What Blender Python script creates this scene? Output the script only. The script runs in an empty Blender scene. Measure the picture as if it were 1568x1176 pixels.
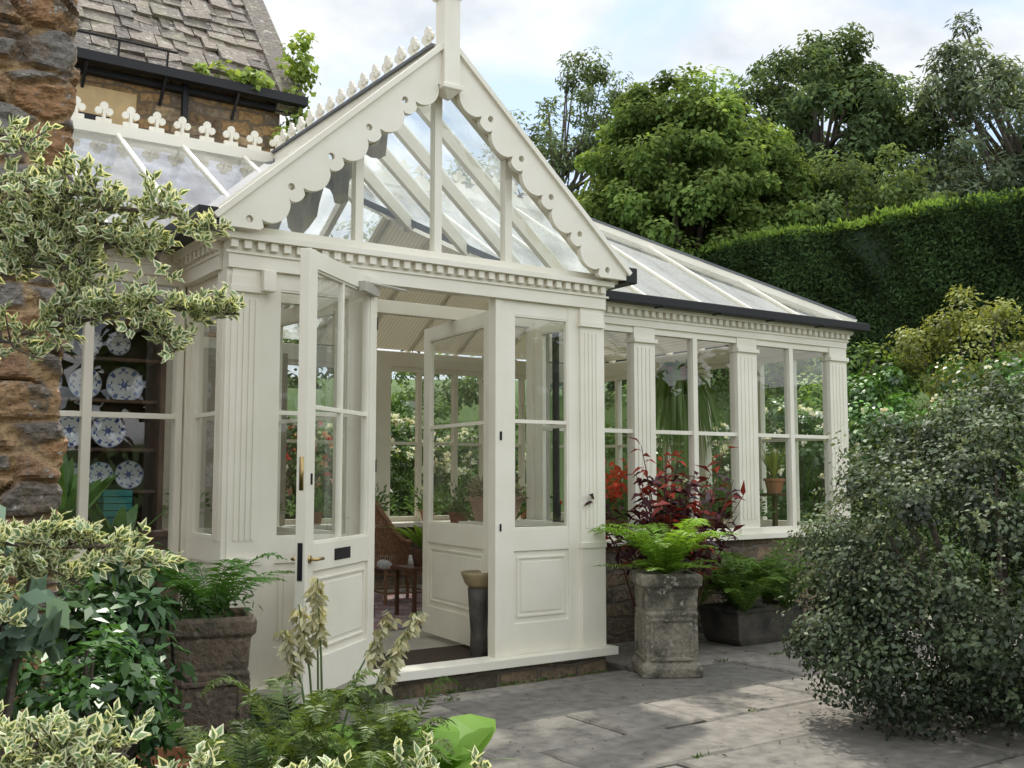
import bpy, math, random
import numpy as np
from mathutils import Vector, Matrix, noise as mnoise
random.seed(7); rng=np.random.default_rng(11)
scene=bpy.context.scene
COL=scene.collection
# ------------------------------------------------------------ materials
def newmat(name):
    m=bpy.data.materials.new(name); m.use_nodes=True
    nt=m.node_tree; nt.nodes.clear()
    out=nt.nodes.new('ShaderNodeOutputMaterial')
    return m,nt,out
def N(nt,t,**kw):
    n=nt.nodes.new(t)
    for k,v in kw.items():
        if k in n.inputs.keys(): n.inputs[k].default_value=v
        else: setattr(n,k,v)
    return n
def L(nt,a,b): nt.links.new(a,b)
def rgba(c): return (c[0],c[1],c[2],1)
def ramp(nt,fac,stops):
    r=nt.nodes.new('ShaderNodeValToRGB'); e=r.color_ramp.elements
    while len(e)<len(stops): e.new(0.5)
    for i,(p,c) in enumerate(stops): e[i].position=p; e[i].color=rgba(c)
    L(nt,fac,r.inputs[0]); return r.outputs[0]
def mixc(nt,fac,a,b,mode='MIX'):
    m=nt.nodes.new('ShaderNodeMixRGB'); m.blend_type=mode
    for i,x in enumerate((fac,a,b)):
        if isinstance(x,(int,float)): m.inputs[i].default_value=x if i==0 else (x,x,x,1)
        elif isinstance(x,tuple): m.inputs[i].default_value=rgba(x)
        else: L(nt,x,m.inputs[i])
    return m.outputs[0]
def simple(name,c1,c2=None,rough=.6,scale=6,bump=.0,metal=0,spec=.5,bscale=None):
    m,nt,out=newmat(name)
    p=N(nt,'ShaderNodeBsdfPrincipled',Roughness=rough,Metallic=metal)
    p.inputs['Specular IOR Level'].default_value=spec
    tc=N(nt,'ShaderNodeTexCoord'); no=N(nt,'ShaderNodeTexNoise',Scale=scale,Detail=6.0)
    L(nt,tc.outputs['Object'],no.inputs['Vector'])
    c2=c2 or tuple(x*.85 for x in c1)
    L(nt,ramp(nt,no.outputs[0],[(.35,c2),(.65,c1)]),p.inputs['Base Color'])
    if bump:
        n2=N(nt,'ShaderNodeTexNoise',Scale=bscale or scale*6,Detail=5.0); L(nt,tc.outputs['Object'],n2.inputs['Vector'])
        b=N(nt,'ShaderNodeBump',Strength=bump,Distance=.02); L(nt,n2.outputs[0],b.inputs['Height']); L(nt,b.outputs[0],p.inputs['Normal'])
    L(nt,p.outputs[0],out.inputs[0]); return m
def leafmat(name,rough=.45,trans=.35,gloss=.05):
    m,nt,out=newmat(name)
    a=N(nt,'ShaderNodeAttribute'); a.attribute_name='Col'
    p=N(nt,'ShaderNodeBsdfDiffuse'); L(nt,a.outputs['Color'],p.inputs[0]); last=p.outputs[0]
    if trans>0:
        t=N(nt,'ShaderNodeBsdfTranslucent'); L(nt,mixc(nt,1.0,a.outputs['Color'],(1.5,1.45,.75),'MULTIPLY'),t.inputs[0])
        mx=N(nt,'ShaderNodeMixShader'); mx.inputs[0].default_value=trans
        L(nt,last,mx.inputs[1]); L(nt,t.outputs[0],mx.inputs[2]); last=mx.outputs[0]
    if gloss>0:
        g=N(nt,'ShaderNodeBsdfGlossy',Roughness=rough); mx=N(nt,'ShaderNodeMixShader'); mx.inputs[0].default_value=gloss
        L(nt,last,mx.inputs[1]); L(nt,g.outputs[0],mx.inputs[2]); last=mx.outputs[0]
    L(nt,last,out.inputs[0])
    return m
def glassmat(name,base=.045,tint=(.93,.95,.94),rough=.0,mx=1.0,sky_sheen=0):
    m,nt,out=newmat(name)
    lw=N(nt,'ShaderNodeLayerWeight',Blend=.5)
    pw=N(nt,'ShaderNodeMath',operation='POWER'); L(nt,lw.outputs['Facing'],pw.inputs[0]); pw.inputs[1].default_value=4.0
    ma=N(nt,'ShaderNodeMath',operation='MULTIPLY_ADD',use_clamp=True); L(nt,pw.outputs[0],ma.inputs[0]); ma.inputs[1].default_value=mx; ma.inputs[2].default_value=base
    tr=N(nt,'ShaderNodeBsdfTransparent'); tr.inputs[0].default_value=rgba(tint)
    gl=N(nt,'ShaderNodeBsdfGlossy',Roughness=rough)
    mix=N(nt,'ShaderNodeMixShader'); L(nt,ma.outputs[0],mix.inputs[0]); L(nt,tr.outputs[0],mix.inputs[1]); L(nt,gl.outputs[0],mix.inputs[2])
    last=mix.outputs[0]
    if sky_sheen>0:  # pale noise smears stand in for sky reflections on the roof glass
        tc=N(nt,'ShaderNodeTexCoord'); no=N(nt,'ShaderNodeTexNoise',Scale=3.5,Detail=7.0); L(nt,tc.outputs['Object'],no.inputs['Vector'])
        mr=N(nt,'ShaderNodeMapRange'); L(nt,no.outputs[0],mr.inputs[0]); mr.inputs[1].default_value=.3; mr.inputs[2].default_value=.75; mr.inputs[4].default_value=sky_sheen
        d=N(nt,'ShaderNodeBsdfTranslucent'); d.inputs[0].default_value=(.7,.72,.70,1)
        m2=N(nt,'ShaderNodeMixShader'); L(nt,mr.outputs[0],m2.inputs[0]); L(nt,last,m2.inputs[1]); L(nt,d.outputs[0],m2.inputs[2]); last=m2.outputs[0]
    L(nt,last,out.inputs[0]); return m
def stonewall(name,cols,mortar,bw=.42,rh=.17,msize=.018,bump=.8,seam=.12):
    m,nt,out=newmat(name)
    tc=N(nt,'ShaderNodeTexCoord'); sx=N(nt,'ShaderNodeSeparateXYZ'); L(nt,tc.outputs['Object'],sx.inputs[0])
    ad=N(nt,'ShaderNodeMath',operation='ADD'); L(nt,sx.outputs[0],ad.inputs[0]); L(nt,sx.outputs[1],ad.inputs[1])
    cb=N(nt,'ShaderNodeCombineXYZ'); L(nt,ad.outputs[0],cb.inputs[0]); L(nt,sx.outputs[2],cb.inputs[1])
    nd=N(nt,'ShaderNodeTexNoise',Scale=4.0,Detail=3.0); L(nt,tc.outputs['Object'],nd.inputs['Vector'])
    sc=N(nt,'ShaderNodeVectorMath',operation='SCALE'); sc.inputs['Scale'].default_value=seam; L(nt,nd.outputs['Color'],sc.inputs[0])
    av=N(nt,'ShaderNodeVectorMath',operation='ADD'); L(nt,cb.outputs[0],av.inputs[0]); L(nt,sc.outputs[0],av.inputs[1])
    br=N(nt,'ShaderNodeTexBrick'); br.inputs['Scale'].default_value=1; br.inputs['Brick Width'].default_value=bw; br.inputs['Row Height'].default_value=rh
    br.inputs['Mortar Size'].default_value=msize; br.inputs['Mortar Smooth'].default_value=.4
    br.inputs['Color1'].default_value=(0,0,0,1); br.inputs['Color2'].default_value=(1,1,1,1); br.inputs['Mortar'].default_value=(.5,.5,.5,1)
    L(nt,av.outputs[0],br.inputs['Vector'])
    n2=N(nt,'ShaderNodeTexNoise',Scale=2.2,Detail=8.0,Roughness=.65); L(nt,tc.outputs['Object'],n2.inputs['Vector'])
    f=mixc(nt,.5,br.outputs['Color'],n2.outputs['Fac'])
    k=len(cols)
    c=ramp(nt,f,[(.2+.6*i/(k-1),cols[i]) for i in range(k)])
    n3=N(nt,'ShaderNodeTexNoise',Scale=25.0,Detail=6.0); L(nt,tc.outputs['Object'],n3.inputs['Vector'])
    c=mixc(nt,.6,c,ramp(nt,n3.outputs[0],[(.35,(.4,.4,.4)),(.65,(1.3,1.3,1.3))]),'MULTIPLY')
    c=mixc(nt,br.outputs['Fac'],c,mortar)
    p=N(nt,'ShaderNodeBsdfPrincipled',Roughness=.9); L(nt,c,p.inputs['Base Color'])
    h=N(nt,'ShaderNodeMath',operation='MULTIPLY_ADD'); L(nt,br.outputs['Fac'],h.inputs[0]); h.inputs[1].default_value=-.7; L(nt,n3.outputs[0],h.inputs[2])
    b=N(nt,'ShaderNodeBump',Strength=bump,Distance=.03); L(nt,h.outputs[0],b.inputs['Height']); L(nt,b.outputs[0],p.inputs['Normal'])
    L(nt,p.outputs[0],out.inputs[0]); return m
def islandstone(name,c1,c2,moss,rough=.85,nscale=3,bump=.5,mosspos=(.52,.68),attr=False,spots=None,spotpos=(.57,.64)):
    m,nt,out=newmat(name)
    tc=N(nt,'ShaderNodeTexCoord')
    if attr:
        a=N(nt,'ShaderNodeAttribute'); a.attribute_name='Col'; base=a.outputs['Color']
    else:
        g=N(nt,'ShaderNodeNewGeometry'); base=mixc(nt,g.outputs['Random Per Island'],c1,c2)
    n1=N(nt,'ShaderNodeTexNoise',Scale=float(nscale),Detail=9.0,Roughness=.65); L(nt,tc.outputs['Object'],n1.inputs['Vector'])
    n2=N(nt,'ShaderNodeTexNoise',Scale=nscale*9.0,Detail=6.0); L(nt,tc.outputs['Object'],n2.inputs['Vector'])
    c=mixc(nt,ramp(nt,n1.outputs[0],[(mosspos[0],(0,0,0)),(mosspos[1],(1,1,1))]),base,moss)
    if spots:
        n4=N(nt,'ShaderNodeTexNoise',Scale=nscale*4.0,Detail=8.0,Roughness=.7); L(nt,tc.outputs['Object'],n4.inputs['Vector'])
        c=mixc(nt,ramp(nt,n4.outputs[0],[(spotpos[0],(0,0,0)),(spotpos[1],(1,1,1))]),c,spots)
    c=mixc(nt,.6,c,ramp(nt,n2.outputs[0],[(.3,(.5,.5,.5)),(.7,(1.35,1.35,1.35))]),'MULTIPLY')
    p=N(nt,'ShaderNodeBsdfPrincipled',Roughness=rough); L(nt,c,p.inputs['Base Color'])
    b=N(nt,'ShaderNodeBump',Strength=bump,Distance=.02); L(nt,n2.outputs[0],b.inputs['Height']); L(nt,b.outputs[0],p.inputs['Normal'])
    L(nt,p.outputs[0],out.inputs[0]); return m

PAINT=simple('cream_paint',(.83,.79,.68),(.76,.72,.60),rough=.42,scale=2.5,bump=.04,bscale=30)
GLASS=glassmat('window_glass',base=.065)
RGLASS=glassmat('roof_glass',base=.24,tint=(.86,.89,.88),rough=.03,mx=1.0,sky_sheen=.5)
BLACK=simple('black_gutter_paint',(.012,.012,.014),rough=.5,spec=.3)
IRON=simple('dark_iron',(.03,.03,.03),rough=.5,metal=.6)
BRASS=simple('brass',(.45,.33,.14),rough=.35,metal=1)
LEAF=leafmat('leaf',gloss=.03)
LEAFG=leafmat('glossy_leaf',rough=.36,trans=.2,gloss=.06)
LEAFS=leafmat('small_grey_leaf',rough=.5,trans=.2,gloss=.04)
LEAFT=leafmat('tree_leaf',trans=.38,gloss=0)
FLOWER=leafmat('petal',trans=.3,gloss=0)
CERAM=leafmat('ceramic_paint',rough=.15,trans=0,gloss=.08)
BARK=simple('bark',(.13,.10,.075),(.06,.05,.04),rough=.9,scale=8,bump=.6)
STONE=stonewall('ironstone',[(.10,.07,.045),(.30,.18,.08),(.38,.23,.10),(.20,.16,.12),(.42,.29,.15)],(.16,.12,.08),bw=.36,rh=.14,seam=.2)
PILSTONE=islandstone('pier_stone',None,None,(.17,.13,.095),nscale=6,bump=1.0,mosspos=(.52,.60),attr=True,spots=(.38,.36,.32),spotpos=(.60,.66))
DWARF=stonewall('dwarf_wall_stone',[(.07,.06,.045),(.16,.12,.08),(.25,.18,.11),(.13,.12,.10)],(.16,.13,.10),bw=.34,rh=.13)
PAVE=islandstone('paving_stone',(.29,.26,.215),(.15,.138,.118),(.13,.12,.10),nscale=1.3,bump=.45,mosspos=(.42,.74),spots=(.10,.092,.078),spotpos=(.57,.68))
SLATE=islandstone('stone_slates',(.27,.22,.175),(.08,.07,.06),(.22,.20,.13),nscale=3,bump=.9,spots=(.42,.40,.33))
PLANTER=islandstone('weathered_planter_stone',(.28,.25,.19),(.25,.22,.17),(.08,.075,.055),nscale=4,bump=.8,mosspos=(.46,.58),spots=(.42,.40,.34))
PLANTER2=islandstone('dark_planter_stone',(.17,.12,.085),(.15,.11,.08),(.06,.06,.035),nscale=4,bump=.8,mosspos=(.48,.62),spots=(.26,.21,.16))
WOOD=simple('dark_wood',(.10,.045,.02),(.05,.022,.012),rough=.4,scale=9)
WICKER=simple('wicker',(.30,.15,.07),(.14,.07,.035),rough=.6,scale=40,bump=.5)
TERRA=simple('terracotta',(.42,.17,.09),(.30,.14,.08),rough=.85,scale=7,bump=.2)
FLOORM=simple('floor_stone',(.42,.38,.31),(.33,.30,.25),rough=.5,scale=3)
PLASTER=simple('interior_plaster',(.45,.40,.32),rough=.9)
CUSH=simple('cushion_cloth',(.6,.58,.52),(.35,.36,.38),rough=.9,scale=30)
LEAD=simple('lead_flashing',(.13,.14,.15),rough=.6)
def blindmat():
    m,nt,out=newmat('roof_blind_cloth')
    tc=N(nt,'ShaderNodeTexCoord'); w=N(nt,'ShaderNodeTexWave',Scale=7.0); w.bands_direction='X'; L(nt,tc.outputs['Object'],w.inputs['Vector'])
    c=mixc(nt,w.outputs['Fac'],(.66,.62,.53),(.80,.77,.68))
    d=N(nt,'ShaderNodeBsdfDiffuse'); t=N(nt,'ShaderNodeBsdfTranslucent'); L(nt,c,d.inputs[0]); L(nt,mixc(nt,1.0,c,(.6,.55,.45),'MULTIPLY'),t.inputs[0])
    mx=N(nt,'ShaderNodeMixShader'); mx.inputs[0].default_value=.22; L(nt,d.outputs[0],mx.inputs[1]); L(nt,t.outputs[0],mx.inputs[2]); L(nt,mx.outputs[0],out.inputs[0]); return m
BLIND=blindmat()
# ------------------------------------------------------------ geometry helpers
def empty(name,loc=(0,0,0)):
    e=bpy.data.objects.new(name,None); COL.objects.link(e); e.empty_display_size=.2; return e
class M:
    def __init__(s): s.v=[]; s.f=[]
    def add(s,vs,fs):
        o=len(s.v); s.v+= [tuple(x) for x in vs]; s.f+=[tuple(i+o for i in f) for f in fs]
    def hexa(s,vs): s.add(vs,[(0,3,2,1),(4,5,6,7),(0,1,5,4),(1,2,6,5),(2,3,7,6),(3,0,4,7)])
    def box(s,x0,x1,y0,y1,z0,z1):
        s.hexa([(x0,y0,z0),(x1,y0,z0),(x1,y1,z0),(x0,y1,z0),(x0,y0,z1),(x1,y0,z1),(x1,y1,z1),(x0,y1,z1)])
    def lbox(s,O,u,n,a0,a1,d0,d1,z0,z1):
        P=lambda a,d,z:(O[0]+u[0]*a+n[0]*d,O[1]+u[1]*a+n[1]*d,z)
        s.hexa([P(a0,d0,z0),P(a1,d0,z0),P(a1,d1,z0),P(a0,d1,z0),P(a0,d0,z1),P(a1,d0,z1),P(a1,d1,z1),P(a0,d1,z1)])
    def beam(s,p0,p1,w,h,up=(0,0,1)):
        p0=Vector(p0);p1=Vector(p1);d=(p1-p0).normalized();u=Vector(up);sd=d.cross(u).normalized();u=sd.cross(d).normalized()
        a=sd*w/2;b=u*h/2
        s.hexa([p0-a-b,p0+a-b,p1+a-b,p1-a-b,p0-a+b,p0+a+b,p1+a+b,p1-a+b])
    def tube(s,pts,rads,seg=7):
        pts=[Vector(p) for p in pts]; o=len(s.v); k=len(pts)
        if isinstance(rads,(int,float)): rads=[rads]*k
        for i,p in enumerate(pts):
            d=(pts[min(i+1,k-1)]-pts[max(i-1,0)]).normalized()
            a=d.cross(Vector((0,0,1))).normalized() if abs(d.z)<=.9 else d.cross(Vector((0,1,0))).normalized()
            b=d.cross(a)
            for j in range(seg):
                t=2*math.pi*j/seg; s.v.append(tuple(p+(a*math.cos(t)+b*math.sin(t))*rads[i]))
        for i in range(k-1):
            for j in range(seg):
                j2=(j+1)%seg; s.f.append((o+i*seg+j,o+i*seg+j2,o+(i+1)*seg+j2,o+(i+1)*seg+j))
        s.f.append(tuple(o+j for j in range(seg))[::-1]); s.f.append(tuple(o+(k-1)*seg+j for j in range(seg)))
    def loft(s,cx,cy,secs,rot=0,sx=1,sy=1,seg=4):
        o=len(s.v);c,q=math.cos(rot),math.sin(rot)
        for (h,z) in secs:
            for j in range(seg):
                if seg==4: a,b=[(-1,-1),(1,-1),(1,1),(-1,1)][j]
                else: a,b=math.cos(2*math.pi*j/seg),math.sin(2*math.pi*j/seg)
                a*=h*sx;b*=h*sy
                s.v.append((cx+a*c-b*q,cy+a*q+b*c,z))
        for i in range(len(secs)-1):
            for j in range(seg):
                j2=(j+1)%seg; s.f.append((o+i*seg+j,o+i*seg+j2,o+(i+1)*seg+j2,o+(i+1)*seg+j))
        s.f.append(tuple(o+j for j in range(seg))[::-1]); s.f.append(tuple(o+(len(secs)-1)*seg+j for j in range(seg)))
    def obj(s,name,mat,parent=None,smooth=False,bevel=0):
        me=bpy.data.meshes.new(name); me.from_pydata(s.v,[],s.f); me.update()
        me.materials.append(mat); ob=bpy.data.objects.new(name,me); COL.objects.link(ob)
        if parent: ob.parent=parent
        if smooth: me.polygons.foreach_set('use_smooth',[True]*len(me.polygons))
        if bevel:
            b=ob.modifiers.new('b','BEVEL'); b.width=bevel; b.segments=2; b.limit_method='ANGLE'
        return ob
def nrm(a): return a/np.maximum(np.linalg.norm(a,axis=-1,keepdims=True),1e-9)
class Fol:
    def __init__(s): s.V=[];s.C=[]
    def kites(s,P,D,Nn,Ls,Ws,col,droop=.08,mid=.45):
        P=np.atleast_2d(P);n=len(P);D=nrm(np.broadcast_to(D,(n,3)));Nn=np.broadcast_to(Nn,(n,3))
        S=nrm(np.cross(D,Nn)); Q=np.cross(S,D)
        Ls=np.broadcast_to(Ls,(n,))[:,None];Ws=np.broadcast_to(Ws,(n,))[:,None]
        m=P+D*Ls*mid+Q*Ls*.06
        s.V.append(np.stack([P,m-S*Ws/2,P+D*Ls-Q*Ls*droop,m+S*Ws/2],1)); s.C.append(np.clip(np.broadcast_to(col,(n,3)),0.002,1))
    def strip(s,pts,widths,side,col):
        pts=np.array(pts);side=np.array(side)
        for i in range(len(pts)-1):
            a,b=pts[i],pts[i+1]
            s.V.append(np.array([[a-side*widths[i]/2,b-side*widths[i+1]/2,b+side*widths[i+1]/2,a+side*widths[i]/2]])); s.C.append(np.array([col]))
    def obj(s,name,mat,parent=None):
        V=np.concatenate(s.V).reshape(-1,3);C=np.concatenate(s.C);n=len(C)
        me=bpy.data.meshes.new(name); me.vertices.add(n*4); me.vertices.foreach_set('co',V.astype(np.float32).ravel())
        me.loops.add(n*4); me.loops.foreach_set('vertex_index',np.arange(n*4,dtype=np.int32))
        me.polygons.add(n); me.polygons.foreach_set('loop_start',np.arange(0,n*4,4,dtype=np.int32))
        try: me.polygons.foreach_set('loop_total',np.full(n,4,dtype=np.int32))
        except Exception: pass
        a=me.color_attributes.new('Col','FLOAT_COLOR','POINT')
        cc=np.ones((n,4,4),np.float32); cc[:,:,:3]=C[:,None,:]; a.data.foreach_set('color',cc.ravel())
        me.materials.append(mat); me.update(calc_edges=True); me.validate()
        ob=bpy.data.objects.new(name,me); COL.objects.link(ob)
        if parent: ob.parent=parent
        return ob
def runit(n): return nrm(rng.normal(size=(n,3)))
def crown(F,lobes,cr,per,Ll,Wl,col,col2=None,hollow=.5,cvar=.22,flat=.75,zmin=None,orient=.9):
    col=np.array(col);col2=np.array(col2) if col2 is not None else col*1.5
    cents=[]
    for (cx,cy,cz,rx,ry,rz,nc) in lobes:
        u=runit(nc); rad=hollow+(1-hollow)*rng.random(nc)**.7
        c=np.array([cx,cy,cz])+u*np.array([rx,ry,rz])*rad[:,None]
        if zmin is not None: c[:,2]=np.maximum(c[:,2],zmin+rng.random(nc)*.3*cr)
        r=cr*(.6+.8*rng.random(nc))
        k=per; d=runit(nc*k); C=np.repeat(c,k,0); R=np.repeat(r,k)[:,None]
        rr=rng.random((nc*k,1))**.35
        P=C+d*R*rr*np.array([1,1,flat])
        out=np.repeat(u,k,0)
        Nn=nrm(d*orient+out*.5+np.array([0,0,.5])+rng.normal(size=d.shape)*.45)
        D=nrm(np.cross(Nn,rng.normal(size=d.shape))+np.array([0,0,-.25])+d*.3)
        cf=np.repeat(1+cvar*rng.normal(size=nc),k)[:,None]
        t=np.clip(d[:,2:3]*.5+out[:,2:3]*.25+.25+.2*rng.normal(size=(nc*k,1)),0,1)  # upper leaves shift to col2: lit tips put into the leaf colour
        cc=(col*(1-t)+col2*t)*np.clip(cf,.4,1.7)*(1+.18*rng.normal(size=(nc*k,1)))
        s=(.7+.6*rng.random(nc*k))
        F.kites(P,D,Nn,Ll*s,Wl*s,cc)
        cents.append(c)
    return np.concatenate(cents)
def tree(name,base,lobes,cr,per,Ll,Wl,col,col2=None,trunk=.25,hollow=.5,limbs=24,**kw):
    e=empty(name); F=Fol(); c=crown(F,lobes,cr,per,Ll,Wl,col,col2,hollow,**kw); F.obj('crown',LEAFT,e)
    m=M(); b=Vector(base); cz=np.mean([l[2] for l in lobes]); cx=np.mean([l[0] for l in lobes]); cy=np.mean([l[1] for l in lobes])
    top=Vector((cx,cy,cz)); m.tube([b,b+(top-b)*.35+Vector((.1,.05,0)),b+(top-b)*.7,top+Vector((0,0,.5))],[trunk*1.3,trunk,trunk*.7,trunk*.35],9)
    for i in range(limbs):
        t=c[rng.integers(len(c))]; f=.35+.6*random.random(); s=b+(top-b)*f; t=Vector(t); mid=(s+t)/2+Vector((0,0,-.1*(t-s).length+.4))
        m.tube([s,mid,t],[trunk*.35,trunk*.2,trunk*.06],5)
    m.obj('trunk',BARK,e,smooth=True); return e
def fern(F,P0,n,Lf,col,up=.75,spread=.8,pl=.15,np_=30,az=None):
    P0=np.array(P0,float);col=np.array(col)
    for i in range(n):
        a=(2*math.pi*i/n+random.uniform(-.3,.3)) if az is None else random.uniform(*az); l=Lf*random.uniform(.65,1.1)
        h=np.array([math.cos(a),math.sin(a),0]); sp=spread*random.uniform(.6,1.2); uu=up*random.uniform(.75,1.2)
        t=np.linspace(.08,1,np_); f=lambda t:P0+np.outer(t,h)*l*sp+np.outer(1.6*t-.95*t**2.2,[0,0,1])*l*uu*.75
        p=f(t); tg=nrm(f(t+.01)-p); sd=np.cross(h,[0,0,1]); sd=sd/np.linalg.norm(sd)
        ln=l*pl*np.sin(np.pi*np.clip(t*.85+.12,0,1))**.8*(.85+.3*rng.random(np_))
        cc=col*random.uniform(.65,1.3)
        up_=nrm(np.cross(sd,tg)); up_=np.where(up_[:,2:3]<0,-up_,up_)
        for sg in (-1,1):
            F.kites(p,sd*sg+tg*.35+up_*.15+rng.normal(size=(np_,3))*.12,up_+rng.normal(size=(np_,3))*.2,ln,l*.62/np_,cc*(1+.15*rng.normal(size=(np_,1))),droop=.2,mid=.3)
        pp=f(np.linspace(0,1,9)); F.strip(pp,np.linspace(.007,.002,9),sd,cc*.6)
def blades(F,P0,n,Lb,Wb,col,lean=.5,droop=.5,seg=6,var=.2,up=1.0):
    P0=np.array(P0,float);col=np.array(col)
    for i in range(n):
        a=random.uniform(0,2*math.pi); h=np.array([math.cos(a),math.sin(a),0]); l=Lb*random.uniform(.6,1.1); ln=lean*random.uniform(.3,1.3)
        t=np.linspace(0,1,seg+1); p=P0+np.outer(t,h)*l*ln+np.outer(t*up-droop*t**2.2,[0,0,1])*l
        w=Wb*np.sin(np.pi*np.clip(t*.9+.08,0,1))**.8; w[-1]=.002
        sd=np.cross(h,[0,0,1])+np.array([0,0,random.uniform(-.4,.4)])
        F.strip(p,w,sd/np.linalg.norm(sd),col*random.uniform(1-var,1+var))
# ------------------------------------------------------------ terrain
def sm(t): t=np.clip(t,0,1); return t*t*(3-2*t)
def H(x,y):
    a=np.maximum(x-8.0,0);b=np.maximum(y-7.8,0);d=np.sqrt(a*a+b*b)
    return 3.2*sm(d/6.5)+3.0*sm((d-8)/30)
g=np.concatenate([np.linspace(-400,-30,14),np.linspace(-26,-6,12),np.linspace(-5,24,70),np.linspace(26,60,18),np.linspace(80,400,12)])
X,Y=np.meshgrid(g,g); Z=H(X,Y)-.03; n=len(g)
me=bpy.data.meshes.new('ground'); idx=np.arange(n*n).reshape(n,n)
fs=np.stack([idx[:-1,:-1],idx[:-1,1:],idx[1:,1:],idx[1:,:-1]],-1).reshape(-1,4)
me.from_pydata(np.stack([X,Y,Z],-1).reshape(-1,3).tolist(),[],fs.tolist())
def groundmat():
    m,nt,out=newmat('garden_ground'); tc=N(nt,'ShaderNodeTexCoord')
    n2=N(nt,'ShaderNodeTexNoise',Scale=40.0,Detail=6.0); L(nt,tc.outputs['Object'],n2.inputs[0])
    grass=mixc(nt,n2.outputs[0],(.05,.09,.02),(.12,.19,.045)); soil=mixc(nt,n2.outputs[0],(.025,.018,.012),(.11,.085,.06))
    sx=N(nt,'ShaderNodeSeparateXYZ'); L(nt,tc.outputs['Object'],sx.inputs[0])
    lt=N(nt,'ShaderNodeMath',operation='LESS_THAN'); L(nt,sx.outputs[1],lt.inputs[0]); lt.inputs[1].default_value=5.5
    lx=N(nt,'ShaderNodeMath',operation='LESS_THAN'); L(nt,sx.outputs[0],lx.inputs[0]); lx.inputs[1].default_value=7.4
    mu=N(nt,'ShaderNodeMath',operation='MULTIPLY'); L(nt,lt.outputs[0],mu.inputs[0]);L(nt,lx.outputs[0],mu.inputs[1])
    c=mixc(nt,mu.outputs[0],grass,soil)
    p=N(nt,'ShaderNodeBsdfPrincipled',Roughness=.95);L(nt,c,p.inputs['Base Color'])
    b=N(nt,'ShaderNodeBump',Strength=.8,Distance=.03);L(nt,n2.outputs[0],b.inputs['Height']);L(nt,b.outputs[0],p.inputs['Normal'])
    L(nt,p.outputs[0],out.inputs[0]);return m
me.materials.append(groundmat()); COL.objects.link(bpy.data.objects.new('ground',me))
# paving
m=M(); y=-8.0
def slab(xa,x2,ya,yb):
    if x2-xa<.08 or yb-ya<.06: return
    gp=.008; b=.016; z=random.uniform(-.005,.008); t1,t2=random.uniform(-.003,.003),random.uniform(-.003,.003)
    xs=(xa+gp,x2-gp);ys=(ya+gp,yb-gp); J=lambda:random.uniform(-.005,.005)
    def edge(p,q,k=5): return [(p[0]+(q[0]-p[0])*i/k+(J() if i else 0),p[1]+(q[1]-p[1])*i/k+(J() if i else 0)) for i in range(k)]
    c4=[(xs[0]+J(),ys[0]+J()),(xs[1]+J(),ys[0]+J()),(xs[1]+J(),ys[1]+J()),(xs[0]+J(),ys[1]+J())]
    ring=sum([edge(c4[i],c4[(i+1)%4]) for i in range(4)],[]); k=len(ring)
    cx=(xs[0]+xs[1])/2;cy=(ys[0]+ys[1])/2
    def ins(p,d): 
        return (p[0]+max(-d,min(d,(cx-p[0]))),p[1]+max(-d,min(d,(cy-p[1]))))
    bot=[(p[0],p[1],-.05) for p in ring]; mid=[(p[0],p[1],z-.011) for p in ring]
    top=[(*ins(p,b),z+(t1 if p[0]<cx else t2)) for p in ring]
    f=[(i,(i+1)%k,(i+1)%k+k,i+k) for i in range(k)]+[(i+k,(i+1)%k+k,(i+1)%k+2*k,i+2*k) for i in range(k)]+[tuple(range(2*k,3*k))]
    m.add(bot+mid+top,f)
joints=[]
while y<.75:
    rh=random.choice([.55,.7,.85,1.0,1.1]); y2=min(y+rh,.76); x=-1.5+random.uniform(-.4,.2); joints.append(y)
    while x<10:
        w=random.choice([.6,.85,1.05,1.3,1.5]); x2=x+w
        parts=[(y,y2)]
        if rh>.8 and random.random()<.35: ym=y+rh*random.uniform(.4,.6); parts=[(y,min(ym,y2)),(min(ym,y2),y2)]
        for (ya,yb) in parts:
            xa=max(x,.22) if yb>-3.6 else x
            if xa<2.97 and x2<=2.97: slab(xa,x2,ya,min(yb,-.145))
            elif xa<2.97:
                if yb>-.145:
                    slab(xa,2.965,ya,min(yb,-.145)); slab(2.975,x2,ya,yb)
                else: slab(xa,x2,ya,yb)
            else: slab(xa,x2,ya,yb)
        x=x2
    y=y2
m.obj('stone_paving',PAVE)
F=Fol(); n=1100; P=np.stack([rng.uniform(.3,7,n),rng.uniform(-6,.6,n),np.full(n,.012)],1)
P[:,2]+=rng.random(n)*.006; F.kites(P,rng.normal(size=(n,3))*[1,1,.1],np.array([0,0,1])+rng.normal(size=(n,3))*.3,.03*(.3+rng.random(n)**2),.012,np.array([.12,.09,.045])*(.4+rng.random((n,1))))
F.obj('fallen_leaves',LEAF)
F=Fol()
for i in range(70):
    if i<34: c=np.array([random.uniform(.3,2.9),-.15+random.uniform(-.01,.01),0])
    else: c=np.array([random.uniform(.5,6.5),random.choice(joints),0])
    if i>=34 and c[1]>-.2: continue
    k=random.randint(6,18); d=runit(k); d[:,2]=abs(d[:,2])+.2; F.kites(np.repeat((c+[0,0,.0])[None],k,0)+rng.normal(size=(k,3))*[.03,.006,0],d,runit(k),random.uniform(.015,.035),.01,np.array([.09,.15,.04])*(.5+rng.random((k,1))))
F.obj('joint_weeds',LEAF)
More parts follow.
